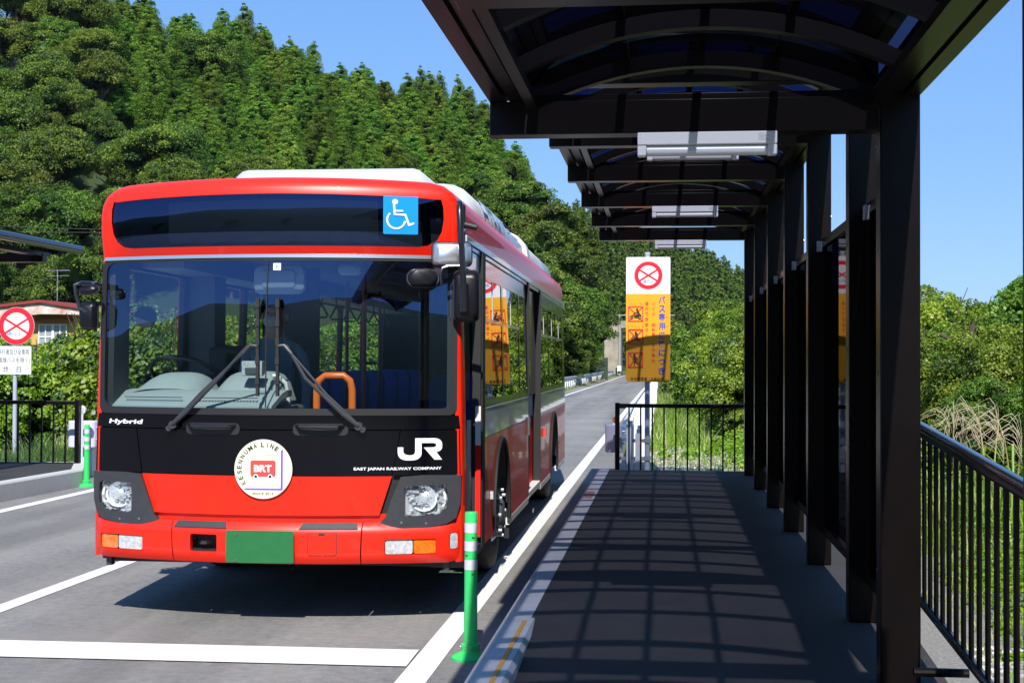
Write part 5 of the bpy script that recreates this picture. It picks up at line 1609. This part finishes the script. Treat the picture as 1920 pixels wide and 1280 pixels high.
def cedar(seed, h=11.5, R=2.15, crown=8.5, tufts=190, per=80, leaf=.175, coresc=.62):
    global rng
    rng = np.random.default_rng(seed)
    z = h - crown * (rng.random(tufts) ** .62)
    z[:3] = [h - .15, h - .7, h - 1.2]
    t = (h - z) / crown
    rr = R * np.minimum(1, t * 1.35 + .10) ** .75 * (.66 + .38 * rng.random(tufts))
    a = rng.random(tufts) * 2 * pi
    cen = np.stack([cos_(a) * rr * .8, sin_(a) * rr * .8, z], axis=1)
    rad = (.26 + .36 * np.minimum(1, t * 2.2)) * (.7 + .6 * rng.random(tufts))
    P, Nn, S, idx = clump_leaves(cen, rad, per, leaf, .36, .22, 1.0, .3, -.5)
    tone = rng.random(tufts)
    mi = np.where(P[:, 2] - cen[idx, 2] > rad[idx] * .25, np.where(rng.random(len(P)) < .75, 1, 0), np.where(rng.random(len(P)) < .7, 0, 2))  # lit tops and shaded undersides of tufts painted in by leaf tone
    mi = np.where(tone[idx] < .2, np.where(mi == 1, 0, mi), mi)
    zc = np.linspace(h - crown, h - .8, 7)
    tc = (h - zc) / crown
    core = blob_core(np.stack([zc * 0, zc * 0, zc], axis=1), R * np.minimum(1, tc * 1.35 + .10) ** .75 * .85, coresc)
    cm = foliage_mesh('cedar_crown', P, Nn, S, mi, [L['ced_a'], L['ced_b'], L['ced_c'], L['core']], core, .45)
    return cm, trunk_mesh('cedar_trunk', h * .85, .16, 0, 0)
def cos_(a): return np.cos(a)
def sin_(a): return np.sin(a)
def broad(seed, h=9.5, R=3.3, clumps=190, per=125, leaf=.17, mats=('bro_a', 'bro_b', 'bro_c'), cr=(.5, 1.0), flat_=.75, base=.25, core_s=.66):
    global rng
    rng = np.random.default_rng(seed)
    # a few big lobes, each covered with clumps
    nl = 7
    la = rng.random(nl) * 2 * pi; lr = R * .5 * np.sqrt(rng.random(nl)); lz = h - R * flat_ * (.75 + .9 * rng.random(nl))
    lc = np.stack([np.cos(la) * lr, np.sin(la) * lr, lz], axis=1); lR = R * (.42 + .22 * rng.random(nl))
    lc[0] = (0, 0, h - R * .6)
    li = rng.integers(0, nl, clumps)
    d = unit(rng.normal(size=(clumps, 3))); d[:, 2] = np.abs(d[:, 2]) - .35
    cen = lc[li] + d * lR[li][:, None]
    cen[:, 2] = np.maximum(cen[:, 2], h * base)
    rad = cr[0] + (cr[1] - cr[0]) * rng.random(clumps)
    P, Nn, S, idx = clump_leaves(cen, rad, per, leaf, .6, .3, .7)
    tone = rng.random(clumps)
    u = rng.random(len(P))
    mi = np.where(tone[idx] < .3, np.where(u < .7, 2, 0), np.where(tone[idx] > .62, np.where(u < .6, 1, 0), np.where(u < .8, 0, 1)))
    core = blob_core(lc, lR, core_s)
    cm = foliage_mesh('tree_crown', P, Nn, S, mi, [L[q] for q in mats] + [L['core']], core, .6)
    return cm, trunk_mesh('tree_trunk', h * .8, .22, .3, 5)
def bush(seed, rx, ry, h, n_cl=120, per=70, leaf=.10, mats=('hed_a', 'hed_b', 'hed_c'), cr=(.22, .42), box=2.2, z0=.1):
    """a dense leafy mass filling a rounded box, with spilling clumps"""
    global rng
    rng = np.random.default_rng(seed)
    d = unit(rng.normal(size=(n_cl, 3)))
    d[:, 2] = np.abs(d[:, 2])
    e = np.sign(d) * np.abs(d) ** (1 / box * 1.3)
    e /= np.maximum(1, np.max(np.abs(e), axis=1, keepdims=True))
    wob = .86 + .2 * rng.random((n_cl, 1))
    cen = e * wob * np.array([rx, ry, h * .9]); cen[:, 2] = np.maximum(cen[:, 2], z0 + .1)
    # spread side clumps down to the ground
    low = rng.random(n_cl) < .4
    cen[low, 2] = z0 + rng.random(low.sum()) * h * .75
    rad = cr[0] + (cr[1] - cr[0]) * rng.random(n_cl)
    P, Nn, S, idx = clump_leaves(cen, rad, per, leaf, .55, .35, .8)
    tone = rng.random(n_cl); u = rng.random(len(P))
    mi = np.where(tone[idx] < .22, np.where(u < .7, 2, 0), np.where(tone[idx] > .5, np.where(u < .6, 1, 0), np.where(u < .75, 0, 1)))
    cx = np.array([(sx * rx * .55, sy * ry * .55, zz * h) for sx in (-1, 0, 1) for sy in (-1, 0, 1) for zz in (.2, .5)])
    core = blob_core(cx, np.full(len(cx), min(rx, ry, h) * .40), .72)
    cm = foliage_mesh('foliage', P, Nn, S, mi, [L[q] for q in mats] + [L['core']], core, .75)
    m = MB(); rr = random.Random(seed)
    for i in range(9):
        x, y = (rr.random() - .5) * rx, (rr.random() - .5) * ry
        m.tube([(x, y, -.1), (x * 1.2, y * 1.2, h * .5), (x * 1.7 + .1, y * 1.7, h * .95)], [.03, .02, .008], 5)
    sm = bpy.data.meshes.new('stems'); sm.from_pydata(m.v, [], m.f); sm.materials.append(M['bark'])
    return cm, sm
def plant(name, meshes, loc, rz, sc, label, cat, group, parts=('crown', 'trunk')):
    r = empty(name, loc, rz)
    r.scale = sc if isinstance(sc, tuple) else (sc, sc, sc)
    for me, pn in zip(meshes, parts): link(pn, me, r)
    tag(r, label, cat, group)
    return r
def at(px, py, Y):
    d = CR @ Vector((px - 960, -(py - 640), -F_PX)); return EYE + d * (Y / d.y)
def to_px(p):
    v = CR.transposed() @ (Vector(p) - EYE); return 960 + F_PX * v.x / -v.z, 640 - F_PX * v.y / -v.z
RB = random.Random(11)

# ---- the wooded hill on the left: ground first
SKY_T = [(-900, -240), (-400, -130), (0, -22), (130, -8), (220, 4), (330, 26), (500, 62), (600, 98), (700, 128), (760, 138), (830, 142), (880, 165), (920, 212), (945, 262), (975, 305), (1003, 352), (1030, 430), (1060, 640), (1085, 690), (1140, 700)]
def crest(px):
    for (a, u), (b_, v) in zip(SKY_T, SKY_T[1:]):
        if px <= b_: return u + (v - u) * (px - a) / (b_ - a)
    return 700
def az_of(px): p = at(px, 640, 100); return atan2(p.x, p.y)
R_FOOT, R_TOP = 128.0, 205.0
def hill_h(px, r):
    el = (682 - crest(px)) / F_PX * .985
    top = max(0, el * R_TOP + 1.69 - 7.6 * min(1, el / .10))
    t = min(1, max(0, (r - R_FOOT) / (R_TOP - R_FOOT)))
    f_ = t ** .92
    return top * f_ + (2.2 * sin(px * .013 + r * .07) * sin(pi * min(t, 1)) if t < 1 else 0)
V = []; F = []
cols = list(range(-900, 1141, 30)); rows = [120, R_FOOT, 140, 152, 165, 178, 190, 200, R_TOP, 214, 240, 300]
for r in rows:
    for px in cols:
        a = az_of(px); z = hill_h(px, r) if r <= R_TOP else hill_h(px, R_TOP) * (1 - .25 * ((r - R_TOP) / 95))
        V.append((sin(a) * r, cos(a) * r, z - .05 if r > 120 else -.5))
nc = len(cols)
for i in range(len(rows) - 1):
    for j in range(nc - 1): F.append((i * nc + j, i * nc + j + 1, (i + 1) * nc + j + 1, (i + 1) * nc + j))
m = MB(); m.add(V, F); struct(m.build('hill', M['hill_soil'], smooth=True, ang=180))
ced = [cedar(21, 10.5, 2.6, 7.2), cedar(22, 11.2, 2.3, 7.8), cedar(23, 9.6, 2.8, 6.6), cedar(24, 12.5, 1.9, 8.5)]
bro = [broad(31), broad(32, 10.5, 3.8), broad(33, 8.6, 2.9), broad(34, 9.8, 3.5)]
cand = []
r = R_FOOT + 1.5
while r < R_TOP + 2:
    step = 3.75
    a0, a1 = az_of(-60), az_of(1085)
    n = int((a1 - a0) * r / step)
    for i in range(n):
        a = a0 + (a1 - a0) * (i + RB.random() * .8) / n
        rr = r + (RB.random() - .5) * 2.4
        # inverse of az_of by projecting
        px, _ = to_px((sin(a) * rr, cos(a) * rr, 5))
        z = hill_h(px, rr)
        cand.append((rr, a, px, z))
    r += 3.35
trees = []
for rr, a, px, z in cand:
    x, y = sin(a) * rr, cos(a) * rr
    _, pt = to_px((x, y, z + 12)); _, pb = to_px((x, y, z + 3))
    # left lower slope is broadleaf, the planted cedars fill the rest
    isb = (px < 470 - (rr - R_FOOT) * 5.2 + 60 * sin(rr * .35)) or (px > 900 and rr < 172) or (px < 130 and rr < 195 and RB.random() < .8) or (RB.random() < .09 and rr < 196)
    if 215 < px < 860 and pt > 352: continue          # wholly behind the bus
    if pt > 610: continue
    trees.append((rr, x, y, z, px, isb))
trees.sort(key=lambda t: t[0])
nb = 0; nced = 0; extra = []
for rr, x, y, z, px, isb in trees:
    if isb:
        if RB.random() < .42: continue
        nb += 1
        me = bro[RB.randrange(4)]
        s = (.85 + RB.random() * .55) if px < 500 or px > 900 else .62 + RB.random() * .2
        plant('broadleaf_tree', me, (x, y, z - 1.5), RB.random() * 6.28, (s, s, s * (.9 + .2 * RB.random())),
              'broadleaf tree in the darker wood on the left of the slope' if px < 500 else 'broadleaf tree scattered among the cedars or on the right edge of the slope', 'tree',
              'broadleaf trees on the left slope' if px < 500 else 'broadleaf trees among the cedars and on the right edge of the slope')
    else:
        s = .80 + RB.random() * .34
        if nced >= 296: extra.append((x, y, z, s, RB.random() * 6.28, RB.randrange(4))); continue
        nced += 1
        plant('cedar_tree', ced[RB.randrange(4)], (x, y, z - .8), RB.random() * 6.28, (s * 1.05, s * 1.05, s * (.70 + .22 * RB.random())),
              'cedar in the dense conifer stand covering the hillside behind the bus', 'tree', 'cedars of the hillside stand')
def merged(name, items, protos, label, kindgroup=None):
    arrs = []; mids = []
    for x, y, z, s, rz, k in items:
        me = protos[k][0]
        n = len(me.vertices); co = np.empty(n * 3, np.float32); me.vertices.foreach_get('co', co); co = co.reshape(-1, 3) * s
        c, sn = cos(rz), sin(rz)
        arrs.append(np.stack([co[:, 0] * c - co[:, 1] * sn + x, co[:, 0] * sn + co[:, 1] * c + y, co[:, 2] + z], axis=1))
        q = np.empty(len(me.polygons), np.int32); me.polygons.foreach_get('material_index', q); mids.append(q)
    o = np_mesh(name, np.concatenate(arrs), 4, np.concatenate(mids), list(protos[0][0].materials))
    tag(o, label, 'wood', None, 'stuff'); return o
print('TREES', nb, nced, len(extra))
if extra: merged('hilltop_wood', [(x, y, z - .8, s, a, k) for x, y, z, s, a, k in extra], ced, 'conifers along the top of the slope behind the nearer cedars')
# tall single cedars standing up on the skyline
for px, py in ((500, 50), (545, 68), (407, 36), (790, 124), (826, 134), (860, 140)):
    p = at(px, py, 200); plant('cedar_tree', ced[3], (p.x, p.y, p.z - 12.5 * 1.0), RB.random() * 6, (.85, .85, 1.0), 'tall cedar standing up out of the skyline of the wooded hill', 'tree', 'tall cedars on the skyline')

# ---- big broadleaf trees where the slope comes down to the road
bigs = [broad(41, 11.0, 4.2, 170, 80, .24), broad(42, 12.5, 3.9, 170, 80, .24), broad(43, 9.5, 4.4, 170, 80, .24)]
spots = [(1036, 372, 132, 1.0, 0), (1070, 402, 140, .85, 1), (1012, 405, 126, .95, 1), (985, 330, 150, .95, 0), (1050, 455, 124, .9, 2), (1084, 446, 150, .75, 2), (1025, 490, 112, .85, 2), (1066, 515, 118, .8, 0),
         (1106, 500, 168, .85, 1), (1118, 545, 196, .8, 1), (1100, 570, 198, .8, 0), (1040, 560, 104, .75, 1), (1078, 585, 120, .6, 2), (1010, 560, 100, .75, 0), (1058, 634, 104, .5, 2), (1088, 640, 150, .5, 0), (975, 430, 118, .9, 2), (945, 330, 160, .9, 1), (960, 500, 110, .9, 1), (1112, 560, 190, .7, 0), (1096, 480, 190, .9, 2)]
for i, (px, py, Y, s, k) in enumerate(spots):
    p = at(px, py, Y); h = (11.0, 12.5, 9.5)[k] * s
    zs = s if Y < 180 else s * (p.z + .2) / h
    plant('broadleaf_tree', bigs[k], (p.x, p.y, p.z - h * zs / s), i * 1.3, (s, s, zs), 'large rounded broadleaf tree crowding the end of the slope between bus and overbridge', 'tree', 'large broadleaf trees beside the road')
# ground under them
V = []; F = []
prof_ = [(1110, 0), (1090, 0), (1070, 1), (1040, 5), (980, 10), (900, 12)]
for Y in (95, 104, 125, 150, 175, 200, 230):
    for px, z in prof_:
        p = at(px, 640, Y); V.append((p.x, Y, (z * min(1, (Y - 95) / 40)) - .1))
for i in range(6):
    for j in range(5): F.append((i * 6 + j, i * 6 + j + 1, (i + 1) * 6 + j + 1, (i + 1) * 6 + j))
m = MB(); m.add(V, F); struct(m.build('bank', M['hill_soil'], smooth=True, ang=180))

# ---- far ridge, one mass of small conifers
RIDGE = [(850, 330), (1084, 392), (1105, 403), (1200, 440), (1275, 464), (1337, 487), (1395, 517), (1500, 556), (1700, 610), (1900, 650)]
def rid(px):
    for (a, u), (b_, v) in zip(RIDGE, RIDGE[1:]):
        if px <= b_: return u + (v - u) * (px - a) / (b_ - a)
    return 660
V = []; F = []
cols = list(range(850, 1901, 25)); RR = [(330, 0), (380, .25), (430, .55), (480, .8), (530, .97), (560, 1.0), (640, .7)]
def ridz(px, t, r): return max(0, ((682 - rid(px)) / F_PX * 545 - 9)) * t
for r, t in RR:
    for px in cols:
        a = az_of(px); V.append((sin(a) * r, cos(a) * r, ridz(px, t, r) - .3))
nc = len(cols)
for i in range(len(RR) - 1):
    for j in range(nc - 1): F.append((i * nc + j, i * nc + j + 1, (i + 1) * nc + j + 1, (i + 1) * nc + j))
m = MB(); m.add(V, F); struct(m.build('far_hill', M['hill_soil'], smooth=True, ang=180))
lo = [cedar(51, 11, 2.3, 9, 42, 20, .5, .5), cedar(52, 12, 2.1, 9, 42, 20, .5, .5)]
items = []
for r in np.arange(335, 560, 5.2):
    t = np.interp(r, [q[0] for q in RR], [q[1] for q in RR])
    for px in np.arange(1000, 1460, 2600 * 4.6 / r):
        pj = px + RB.random() * 20; a = az_of(pj); r2 = r + (RB.random() - .5) * 4
        items.append((sin(a) * r2, cos(a) * r2, ridz(pj, t, r2) - 1, .85 + RB.random() * .45, RB.random() * 6, RB.randrange(2)))
print('RIDGE', len(items))
merged('far_wood', items, lo, 'conifer wood covering the distant ridge behind the yellow sign')

# ---- hedge on the left, bushes on the right
hb = [bush(61, 1.9, 1.5, 2.8, 260, 170, .092), bush(62, 1.6, 1.5, 2.6, 240, 170, .092), bush(63, 2.1, 1.6, 2.9, 280, 170, .095)]
hed = []
y = 29.5
while y < 78:
    hed.append((-10.9 + .3 * (y > 40) + RB.random() * .5, y, .95 + RB.random() * .14)); y += 2.6
for xx, yy, ss in ((-10.1, 26.6, 1.02), (-12.6, 26.9, .72), (-14.6, 26.3, .66), (-16.4, 26.8, .82), (-12.4, 31.5, .78), (-15.8, 30.5, .66), (-17.5, 30.5, .66), (-10.4, 28.5, .9)): hed.append((xx, yy, ss))
for i, (x, y, s) in enumerate(hed):
    plant('hedge_bush', hb[i % 3], (x, y, -.05), RB.random() * 6.28, (s, s, s * (1.0 + .12 * RB.random())), 'bright green leafy bush of the thicket left of and behind the bus', 'bush', 'bushes of the thicket behind the left platform', ('foliage', 'stems'))
rb_ = [bush(71, 2.0, 1.8, 3.2, 320, 260, .07, ('hed_a', 'hed_b', 'hed_c')), bush(72, 1.8, 1.8, 2.8, 300, 260, .068, ('hed_a', 'hed_b', 'bro_a')), bush(73, 2.1, 1.8, 3.4, 320, 260, .07, ('bro_a', 'hed_a', 'bro_c'))]
far_r = [(max(x_, 2.0 * s_ * .80 + .45), y_, s_ * .80, k_) for x_, y_, s_, k_ in [(2.6, 29, 1.0, 0), (4.2, 27, 1.15, 1), (3.4, 33, 1.25, 2), (1.6, 37, 1.1, 0), (4.6, 36, 1.3, 1), (2.6, 41, 1.25, 2), (5.5, 31, 1.3, 0), (.9, 46, 1.25, 1), (3.3, 48, 1.45, 0), (1.4, 55, 1.5, 2), (4.4, 55, 1.6, 1), (.8, 66, 1.6, 0), (3.2, 68, 1.8, 2), (1.4, 82, 1.9, 1), (5, 80, 2.0, 0), (1.8, 100, 2.1, 2), (5.5, 100, 2.4, 1), (7, 45, 1.6, 2), (7.5, 60, 1.9, 0), (2.4, 124, 2.5, 0), (7, 125, 2.8, 2), (3.5, 150, 3.0, 1), (9, 155, 3.4, 0), (4.0, 180, 3.0, 2), (10, 185, 3.8, 1)]]
for i, (x, y, s) in enumerate([(-8.6, 112, .8), (-9.4, 122, 1.0), (-8.4, 134, .9), (-10, 140, 1.2), (-8.8, 152, 1.0), (-10.5, 104, 1.1), (-9, 165, 1.2), (-8.2, 98, .6)]):
    plant('roadside_bush', rb_[i % 2], (x - 1.0, y, -.05), i * 1.1, s, 'sunlit bush on the verge between the guardrail and the dark trees beyond the bus', 'bush', 'bushes on the far left verge', ('foliage', 'stems'))
for i, (x, y, s, k) in enumerate(far_r):
    plant('roadside_bush', rb_[k], (x, y, -.05), RB.random() * 6.28, s, 'leafy bush in the green thicket right of the yellow sign beyond the fence', 'bush', 'bushes beyond the end fence', ('foliage', 'stems'))
bt = broad(81, 4.4, 1.9, 300, 120, .09, ('hed_a', 'bro_b', 'bro_a'), (.22, .42), .8, .2, .35)
rbr = [bush(74, 2.0, 1.8, 3.2, 330, 330, .055, ('bro_a', 'hed_a', 'bro_c'), (.18, .40)), bush(75, 1.9, 1.8, 2.9, 330, 330, .052, ('bro_a', 'bro_b', 'bro_c'), (.18, .40)), bush(76, 2.1, 1.8, 3.3, 330, 330, .055, ('bro_a', 'hed_a', 'bro_c'), (.18, .42))]
right_r = [(5.6, 21.5, 1.0, 'b'), (7.3, 22.5, 1.0, 'c'), (4.6, 24, .95, 'a'), (6.4, 17.5, .80, 'b'), (8.2, 19, 1.0, 'c'), (9.5, 23, 1.2, 'c'), (5.0, 19.6, .62, 'c'), (10.5, 19, 1.15, 'a'), (8.6, 15.5, .8, 'b')]
for i, (x, y, s, k) in enumerate(right_r):
    me = rbr['abc'.index(k)]
    plant('roadside_bush', me, (x, y, -.1), RB.random() * 6.28, s * .84, 'dense leafy bush behind the pampas grass at the right edge', 'bush', 'bushes beyond the ramp railing', ('foliage', 'stems'))
plant('small_tree', bt, (6.5, 24.5, 0), 1.0, .80, 'rounded small tree rising above the bushes at the right edge', 'tree', None)
plant('small_tree', broad(82, 4.0, 1.2, 40, 50, .07, ('bro_a', 'bro_b', 'bro_a'), (.12, .25), .9, .4, .05), (4.75, 23.0, 0), .4, .74, 'thin twiggy shrub poking above the bushes just right of the big post', 'shrub', None)

# ---- trees behind the photographer, they show as the dark band mirrored in the bus glass
bk = [broad(91, 10, 4.2, 90, 60, .5)]
V = []; F = []
for i in range(31):
    x = -240 + i * 16.0
    for y_, z_ in ((-38, -.5), (-47, 6.0), (-60, 12.2), (-100, 14)): V.append((x, y_, z_ + (.6 * sin(i * 1.7) if z_ > 0 else 0)))
for i in range(30):
    for j in range(3): F.append((i * 4 + j, i * 4 + j + 1, i * 4 + j + 5, i * 4 + j + 4))
m = MB(); m.add(V, F); struct(m.build('hill', M['hill_soil'], smooth=True, ang=180))  # unseen slope, added with its crest shaped to darken the bus glass reflection
for i in range(125):
    x = -190 + i * 3.05
    plant('broadleaf_tree', bk[0], (x + RB.random() * 2, -46 - RB.random() * 8, -3.6 + RB.random() * .6), i, .85 + RB.random() * .15, 'broadleaf tree of the wood across the road behind the viewer', 'tree', 'trees behind the viewer')

# ---- grass and weeds
def blades(name, regions, label, seed, mats=('gra_a', 'gra_b', 'gra_c')):
    """regions: (x0,x1,y0,y1,count,hmin,hmax,width,zfun)"""
    g = np.random.default_rng(seed)
    Vs = []; ms = []
    for x0, x1, y0, y1, n, h0, h1, wd, dry in regions:
        x = x0 + (x1 - x0) * g.random(n); y = y0 + (y1 - y0) * g.random(n)
        # clumpy density
        keep = (np.sin(x * 2.3 + y * 1.1) + np.sin(x * 5.1 - y * 2.7) + g.normal(size=n) * .9) > -.6
        x = x[keep]; y = y[keep]; n = len(x)
        h = h0 + (h1 - h0) * g.random(n) ** 1.5 * (.6 + .4 * np.sin(x * 1.7 + 1) * np.sin(y * .9))
        h = np.maximum(h, h0 * .7)
        a = g.random(n) * 2 * pi; lean = h * (.15 + .5 * g.random(n)); la = g.random(n) * 2 * pi
        w_ = wd * (.6 + .8 * g.random(n))
        bx, by = np.cos(a) * w_, np.sin(a) * w_
        lx, ly = np.cos(la) * lean, np.sin(la) * lean
        z = np.zeros(n)
        q = np.stack([np.stack([x - bx, y - by, z], 1), np.stack([x + bx, y + by, z], 1),
                      np.stack([x + bx * .8 + lx * .35, y + by * .8 + ly * .35, h * .6], 1), np.stack([x - bx * .8 + lx * .35, y - by * .8 + ly * .35, h * .6], 1)], 1)
        t = np.stack([np.stack([x - bx * .8 + lx * .35, y - by * .8 + ly * .35, h * .6], 1), np.stack([x + bx * .8 + lx * .35, y + by * .8 + ly * .35, h * .6], 1),
                      np.stack([x + bx * .1 + lx, y + by * .1 + ly, h], 1), np.stack([x - bx * .1 + lx, y - by * .1 + ly, h * .99], 1)], 1)
        Vs += [q.reshape(-1, 3), t.reshape(-1, 3)]
        u = g.random(n); mm = np.where(u < dry, 1, np.where(u < .75, 0, 2)); ms += [mm, mm]
    o = np_mesh(name, np.concatenate(Vs), 4, np.concatenate(ms), [L[q] for q in mats])
    return tag(o, label, 'grass', None, 'stuff')
blades('grass', [(2.1, 7.5, 2.5, 12, 40000, .08, .26, .004, .2), (1.75, 2.3, 2.5, 14, 1500, .05, .2, .004, .25), (2.3, 8, 12, 20, 22000, .12, .38, .005, .25)], 'bright green grass and weeds beyond the ramp railing', 5)
blades('grass', [(-.4, 3.2, 20, 30, 8000, .06, .26, .004, .45), (1.4, 3.0, 21, 34, 9000, .12, .40, .005, .25), (-.35, .9, 26, 60, 7000, .25, .75, .010, .25), (.5, 5, 34, 60, 8000, .3, .8, .012, .25)], 'tall bright grass beyond the far fence beside the guardrail', 6)
blades('grass', [(-11.2, -8.55, 19.6, 34, 14000, .12, .5, .007, .35), (-10, -8.5, 30, 60, 8000, .2, .6, .012, .3)], 'grass growing under the thicket behind the left platform fence', 7)
blades('grass', [(-9.5, -6.7, 60, 120, 9000, .2, .55, .02, .35), (-11, -7.0, 90, 190, 9000, .3, .9, .03, .35), (-6.6, -6.15, 66, 180, 3500, .05, .25, .015, .4), (-14, -9, 60, 120, 5000, .3, 1.2, .03, .3)], 'sunlit grass verge behind the far guardrail', 8)
# weeds: small broad leaves over the grass near the railing
def weeds(name, regs, label, seed, leaf=.05, mats=('hed_a', 'hed_b', 'gra_c')):
    global rng
    rng = np.random.default_rng(seed)
    Ps = []; Ns = []; Ss = []
    for x0, x1, y0, y1, n, h in regs:
        k = max(4, n // 45)
        cen = np.stack([x0 + (x1 - x0) * rng.random(k), y0 + (y1 - y0) * rng.random(k), h * (.2 + .8 * rng.random(k)) * .5], 1)
        rad = h * (.4 + .5 * rng.random(k))
        P, Nn, S, idx = clump_leaves(cen, rad, 45, leaf, .4, .9, .6)
        P[:, 2] = np.maximum(P[:, 2], .015); Ps.append(P); Ns.append(Nn); Ss.append(S)
    P = np.concatenate(Ps); Nn = np.concatenate(Ns); S = np.concatenate(Ss)
    Q = leaf_quads(P, Nn, S, .8, .1); u = rng.random(len(P))
    o = np_mesh(name, Q, 4, np.where(u < .45, 0, np.where(u < .85, 1, 2)), [L[q] for q in mats])
    return tag(o, label, 'weeds', None, 'stuff')
weeds('weeds', [(2.2, 7, 3, 12, 42000, .30), (1.9, 2.5, 3, 10, 900, .1), (2.6, 8, 10, 19, 22000, .6)], 'broad-leaved weeds covering the ground beyond the ramp railing', 9, .042)
weeds('weeds', [(1.0, 3.4, 22, 31, 9000, .5), (-.2, 1.2, 24, 32, 1500, .25), (2.2, 4.2, 20.5, 27, 9000, .8)], 'creeping weeds beyond the far fence', 10, .075)
# gravel stones
def stones(name, regs, label, seed):
    g = np.random.default_rng(seed)
    bmc = bmesh.new(); bmesh.ops.create_icosphere(bmc, subdivisions=1, radius=1)
    v0 = np.array([v.co for v in bmc.verts]); f0 = np.array([[v.index for v in f.verts] for f in bmc.faces]); bmc.free()
    Vs = []; ms = []
    for x0, x1, y0, y1, n, s in regs:
        for _ in range(n):
            p = (x0 + (x1 - x0) * g.random(), y0 + (y1 - y0) * g.random(), .014)
            sc = s * (.5 + g.random()) * np.array([1, .6 + .5 * g.random(), .4 + .3 * g.random()])
            a = g.random() * 6; c, sn = cos(a), sin(a)
            v = v0 * (.85 + .3 * g.random((len(v0), 1))) * sc; v = np.stack([v[:, 0] * c - v[:, 1] * sn, v[:, 0] * sn + v[:, 1] * c, v[:, 2]], 1) + p
            Vs.append(v[f0.ravel()]); ms.append(np.full(len(f0), g.integers(0, 3)))
    o = np_mesh(name, np.concatenate(Vs), 3, np.concatenate(ms), [M['stone_a'], M['stone_b'], M['stone_c']])
    return tag(o, label, 'gravel', None, 'stuff')
stones('gravel_stones', [(1.63, 2.3, 3.0, 8.5, 2600, .018), (-.4, 2.2, 19.7, 30, 3600, .028)], 'grey gravel beside the ramp and beyond the fence', 12)
# pampas grass
def pampas(seed, h):
    g = random.Random(seed)
    st = MB(); pl = []
    n = g.randint(2, 3)
    for i in range(n):
        a = g.random() * 6.28; lx, ly = cos(a) * .25 * g.random(), sin(a) * .2 * g.random(); hh = h * (.72 + .28 * g.random())
        pts = [(lx * t * t * 1.2, ly * t * t, hh * t) for t in (0, .3, .6, .85, 1)]
        st.tube(pts, [.007, .006, .005, .004, .003], 5)
        tip = Vector(pts[-1])
        dirx = 1 if g.random() < .65 else -1
        for j in range(13):
            b0 = tip + Vector((0, 0, -.16 + .014 * j)); aa = g.random() * 6.28
            ln = .24 + .1 * g.random()
            mid = b0 + Vector((cos(aa) * .05 + dirx * .06, sin(aa) * .05, ln * .42)); en = mid + Vector((cos(aa) * .05 + dirx * .10, sin(aa) * .05, -.05 - .05 * g.random()))
            pl.append((b0, mid, en))
    pm = MB()
    for b0, mid, en in pl: pm.tube([b0, b0.lerp(mid, .5) + Vector((0, 0, .03)), mid, mid.lerp(en, .5) + Vector((0, 0, .01)), en], [.0008, .0015, .002, .0015, .0008], 4, cap=False)
    lm = MB()
    for i in range(16):
        a = g.random() * 6.28; ln = .4 + .5 * g.random(); w_ = .005
        p0 = Vector((cos(a) * .05, sin(a) * .05, 0)); p1 = p0 + Vector((cos(a) * ln * .3, sin(a) * ln * .3, ln * .75)); p2 = p0 + Vector((cos(a) * ln * .8, sin(a) * ln * .8, ln * .55))
        s_ = Vector((-sin(a), cos(a), 0)) * w_
        lm.add([p0 - s_, p0 + s_, p1 + s_, p1 - s_, p2 + s_ * .1, p2 - s_ * .1], [(0, 1, 2, 3), (3, 2, 4, 5)])
    out = []
    for mb_, mt in ((pm, L['plume']), (st, L['gra_b']), (lm, L['gra_a'])):
        me = bpy.data.meshes.new('pampas'); me.from_pydata(mb_.v, [], mb_.f); me.materials.append(mt); out.append(me)
    return out
pp = [pampas(s, 1.0) for s in (1, 2, 3, 4)]
for i, (px, py, Y) in enumerate([(1788, 745, 13.5), (1758, 785, 14), (1856, 752, 13), (1902, 738, 12.6)]):
    p = at(px, py, Y); s = max(.7, p.z + .08)
    plant('pampas_grass', pp[i % 4], (p.x, p.y, -.05), RB.random() * 6, (s, s, s), 'pampas grass with pale drooping plumes beyond the ramp railing', 'grass tuft', 'pampas grass tufts right of the posts', ('plume', 'stem', 'blades'))

# ================================================================== the air over the valley
m = MB(); m.box(-420, 420, -130, 700, -1.6, 130)
hz = m.build('haze', None, fix=True) if False else None
hm, hn, ho = _new('haze_air')
pv = N(hn, 'ShaderNodeVolumePrincipled')
pv.inputs['Color'].default_value = (.80, .88, 1, 1)
pv.inputs['Density'].default_value = .00004
pv.inputs['Anisotropy'].default_value = 0.0
hn.links.new(pv.outputs[0], ho.inputs['Volume'])
hz = m.build('haze', hm)
tag(hz, 'thin summer haze in the air of the valley', 'haze', None, 'stuff')
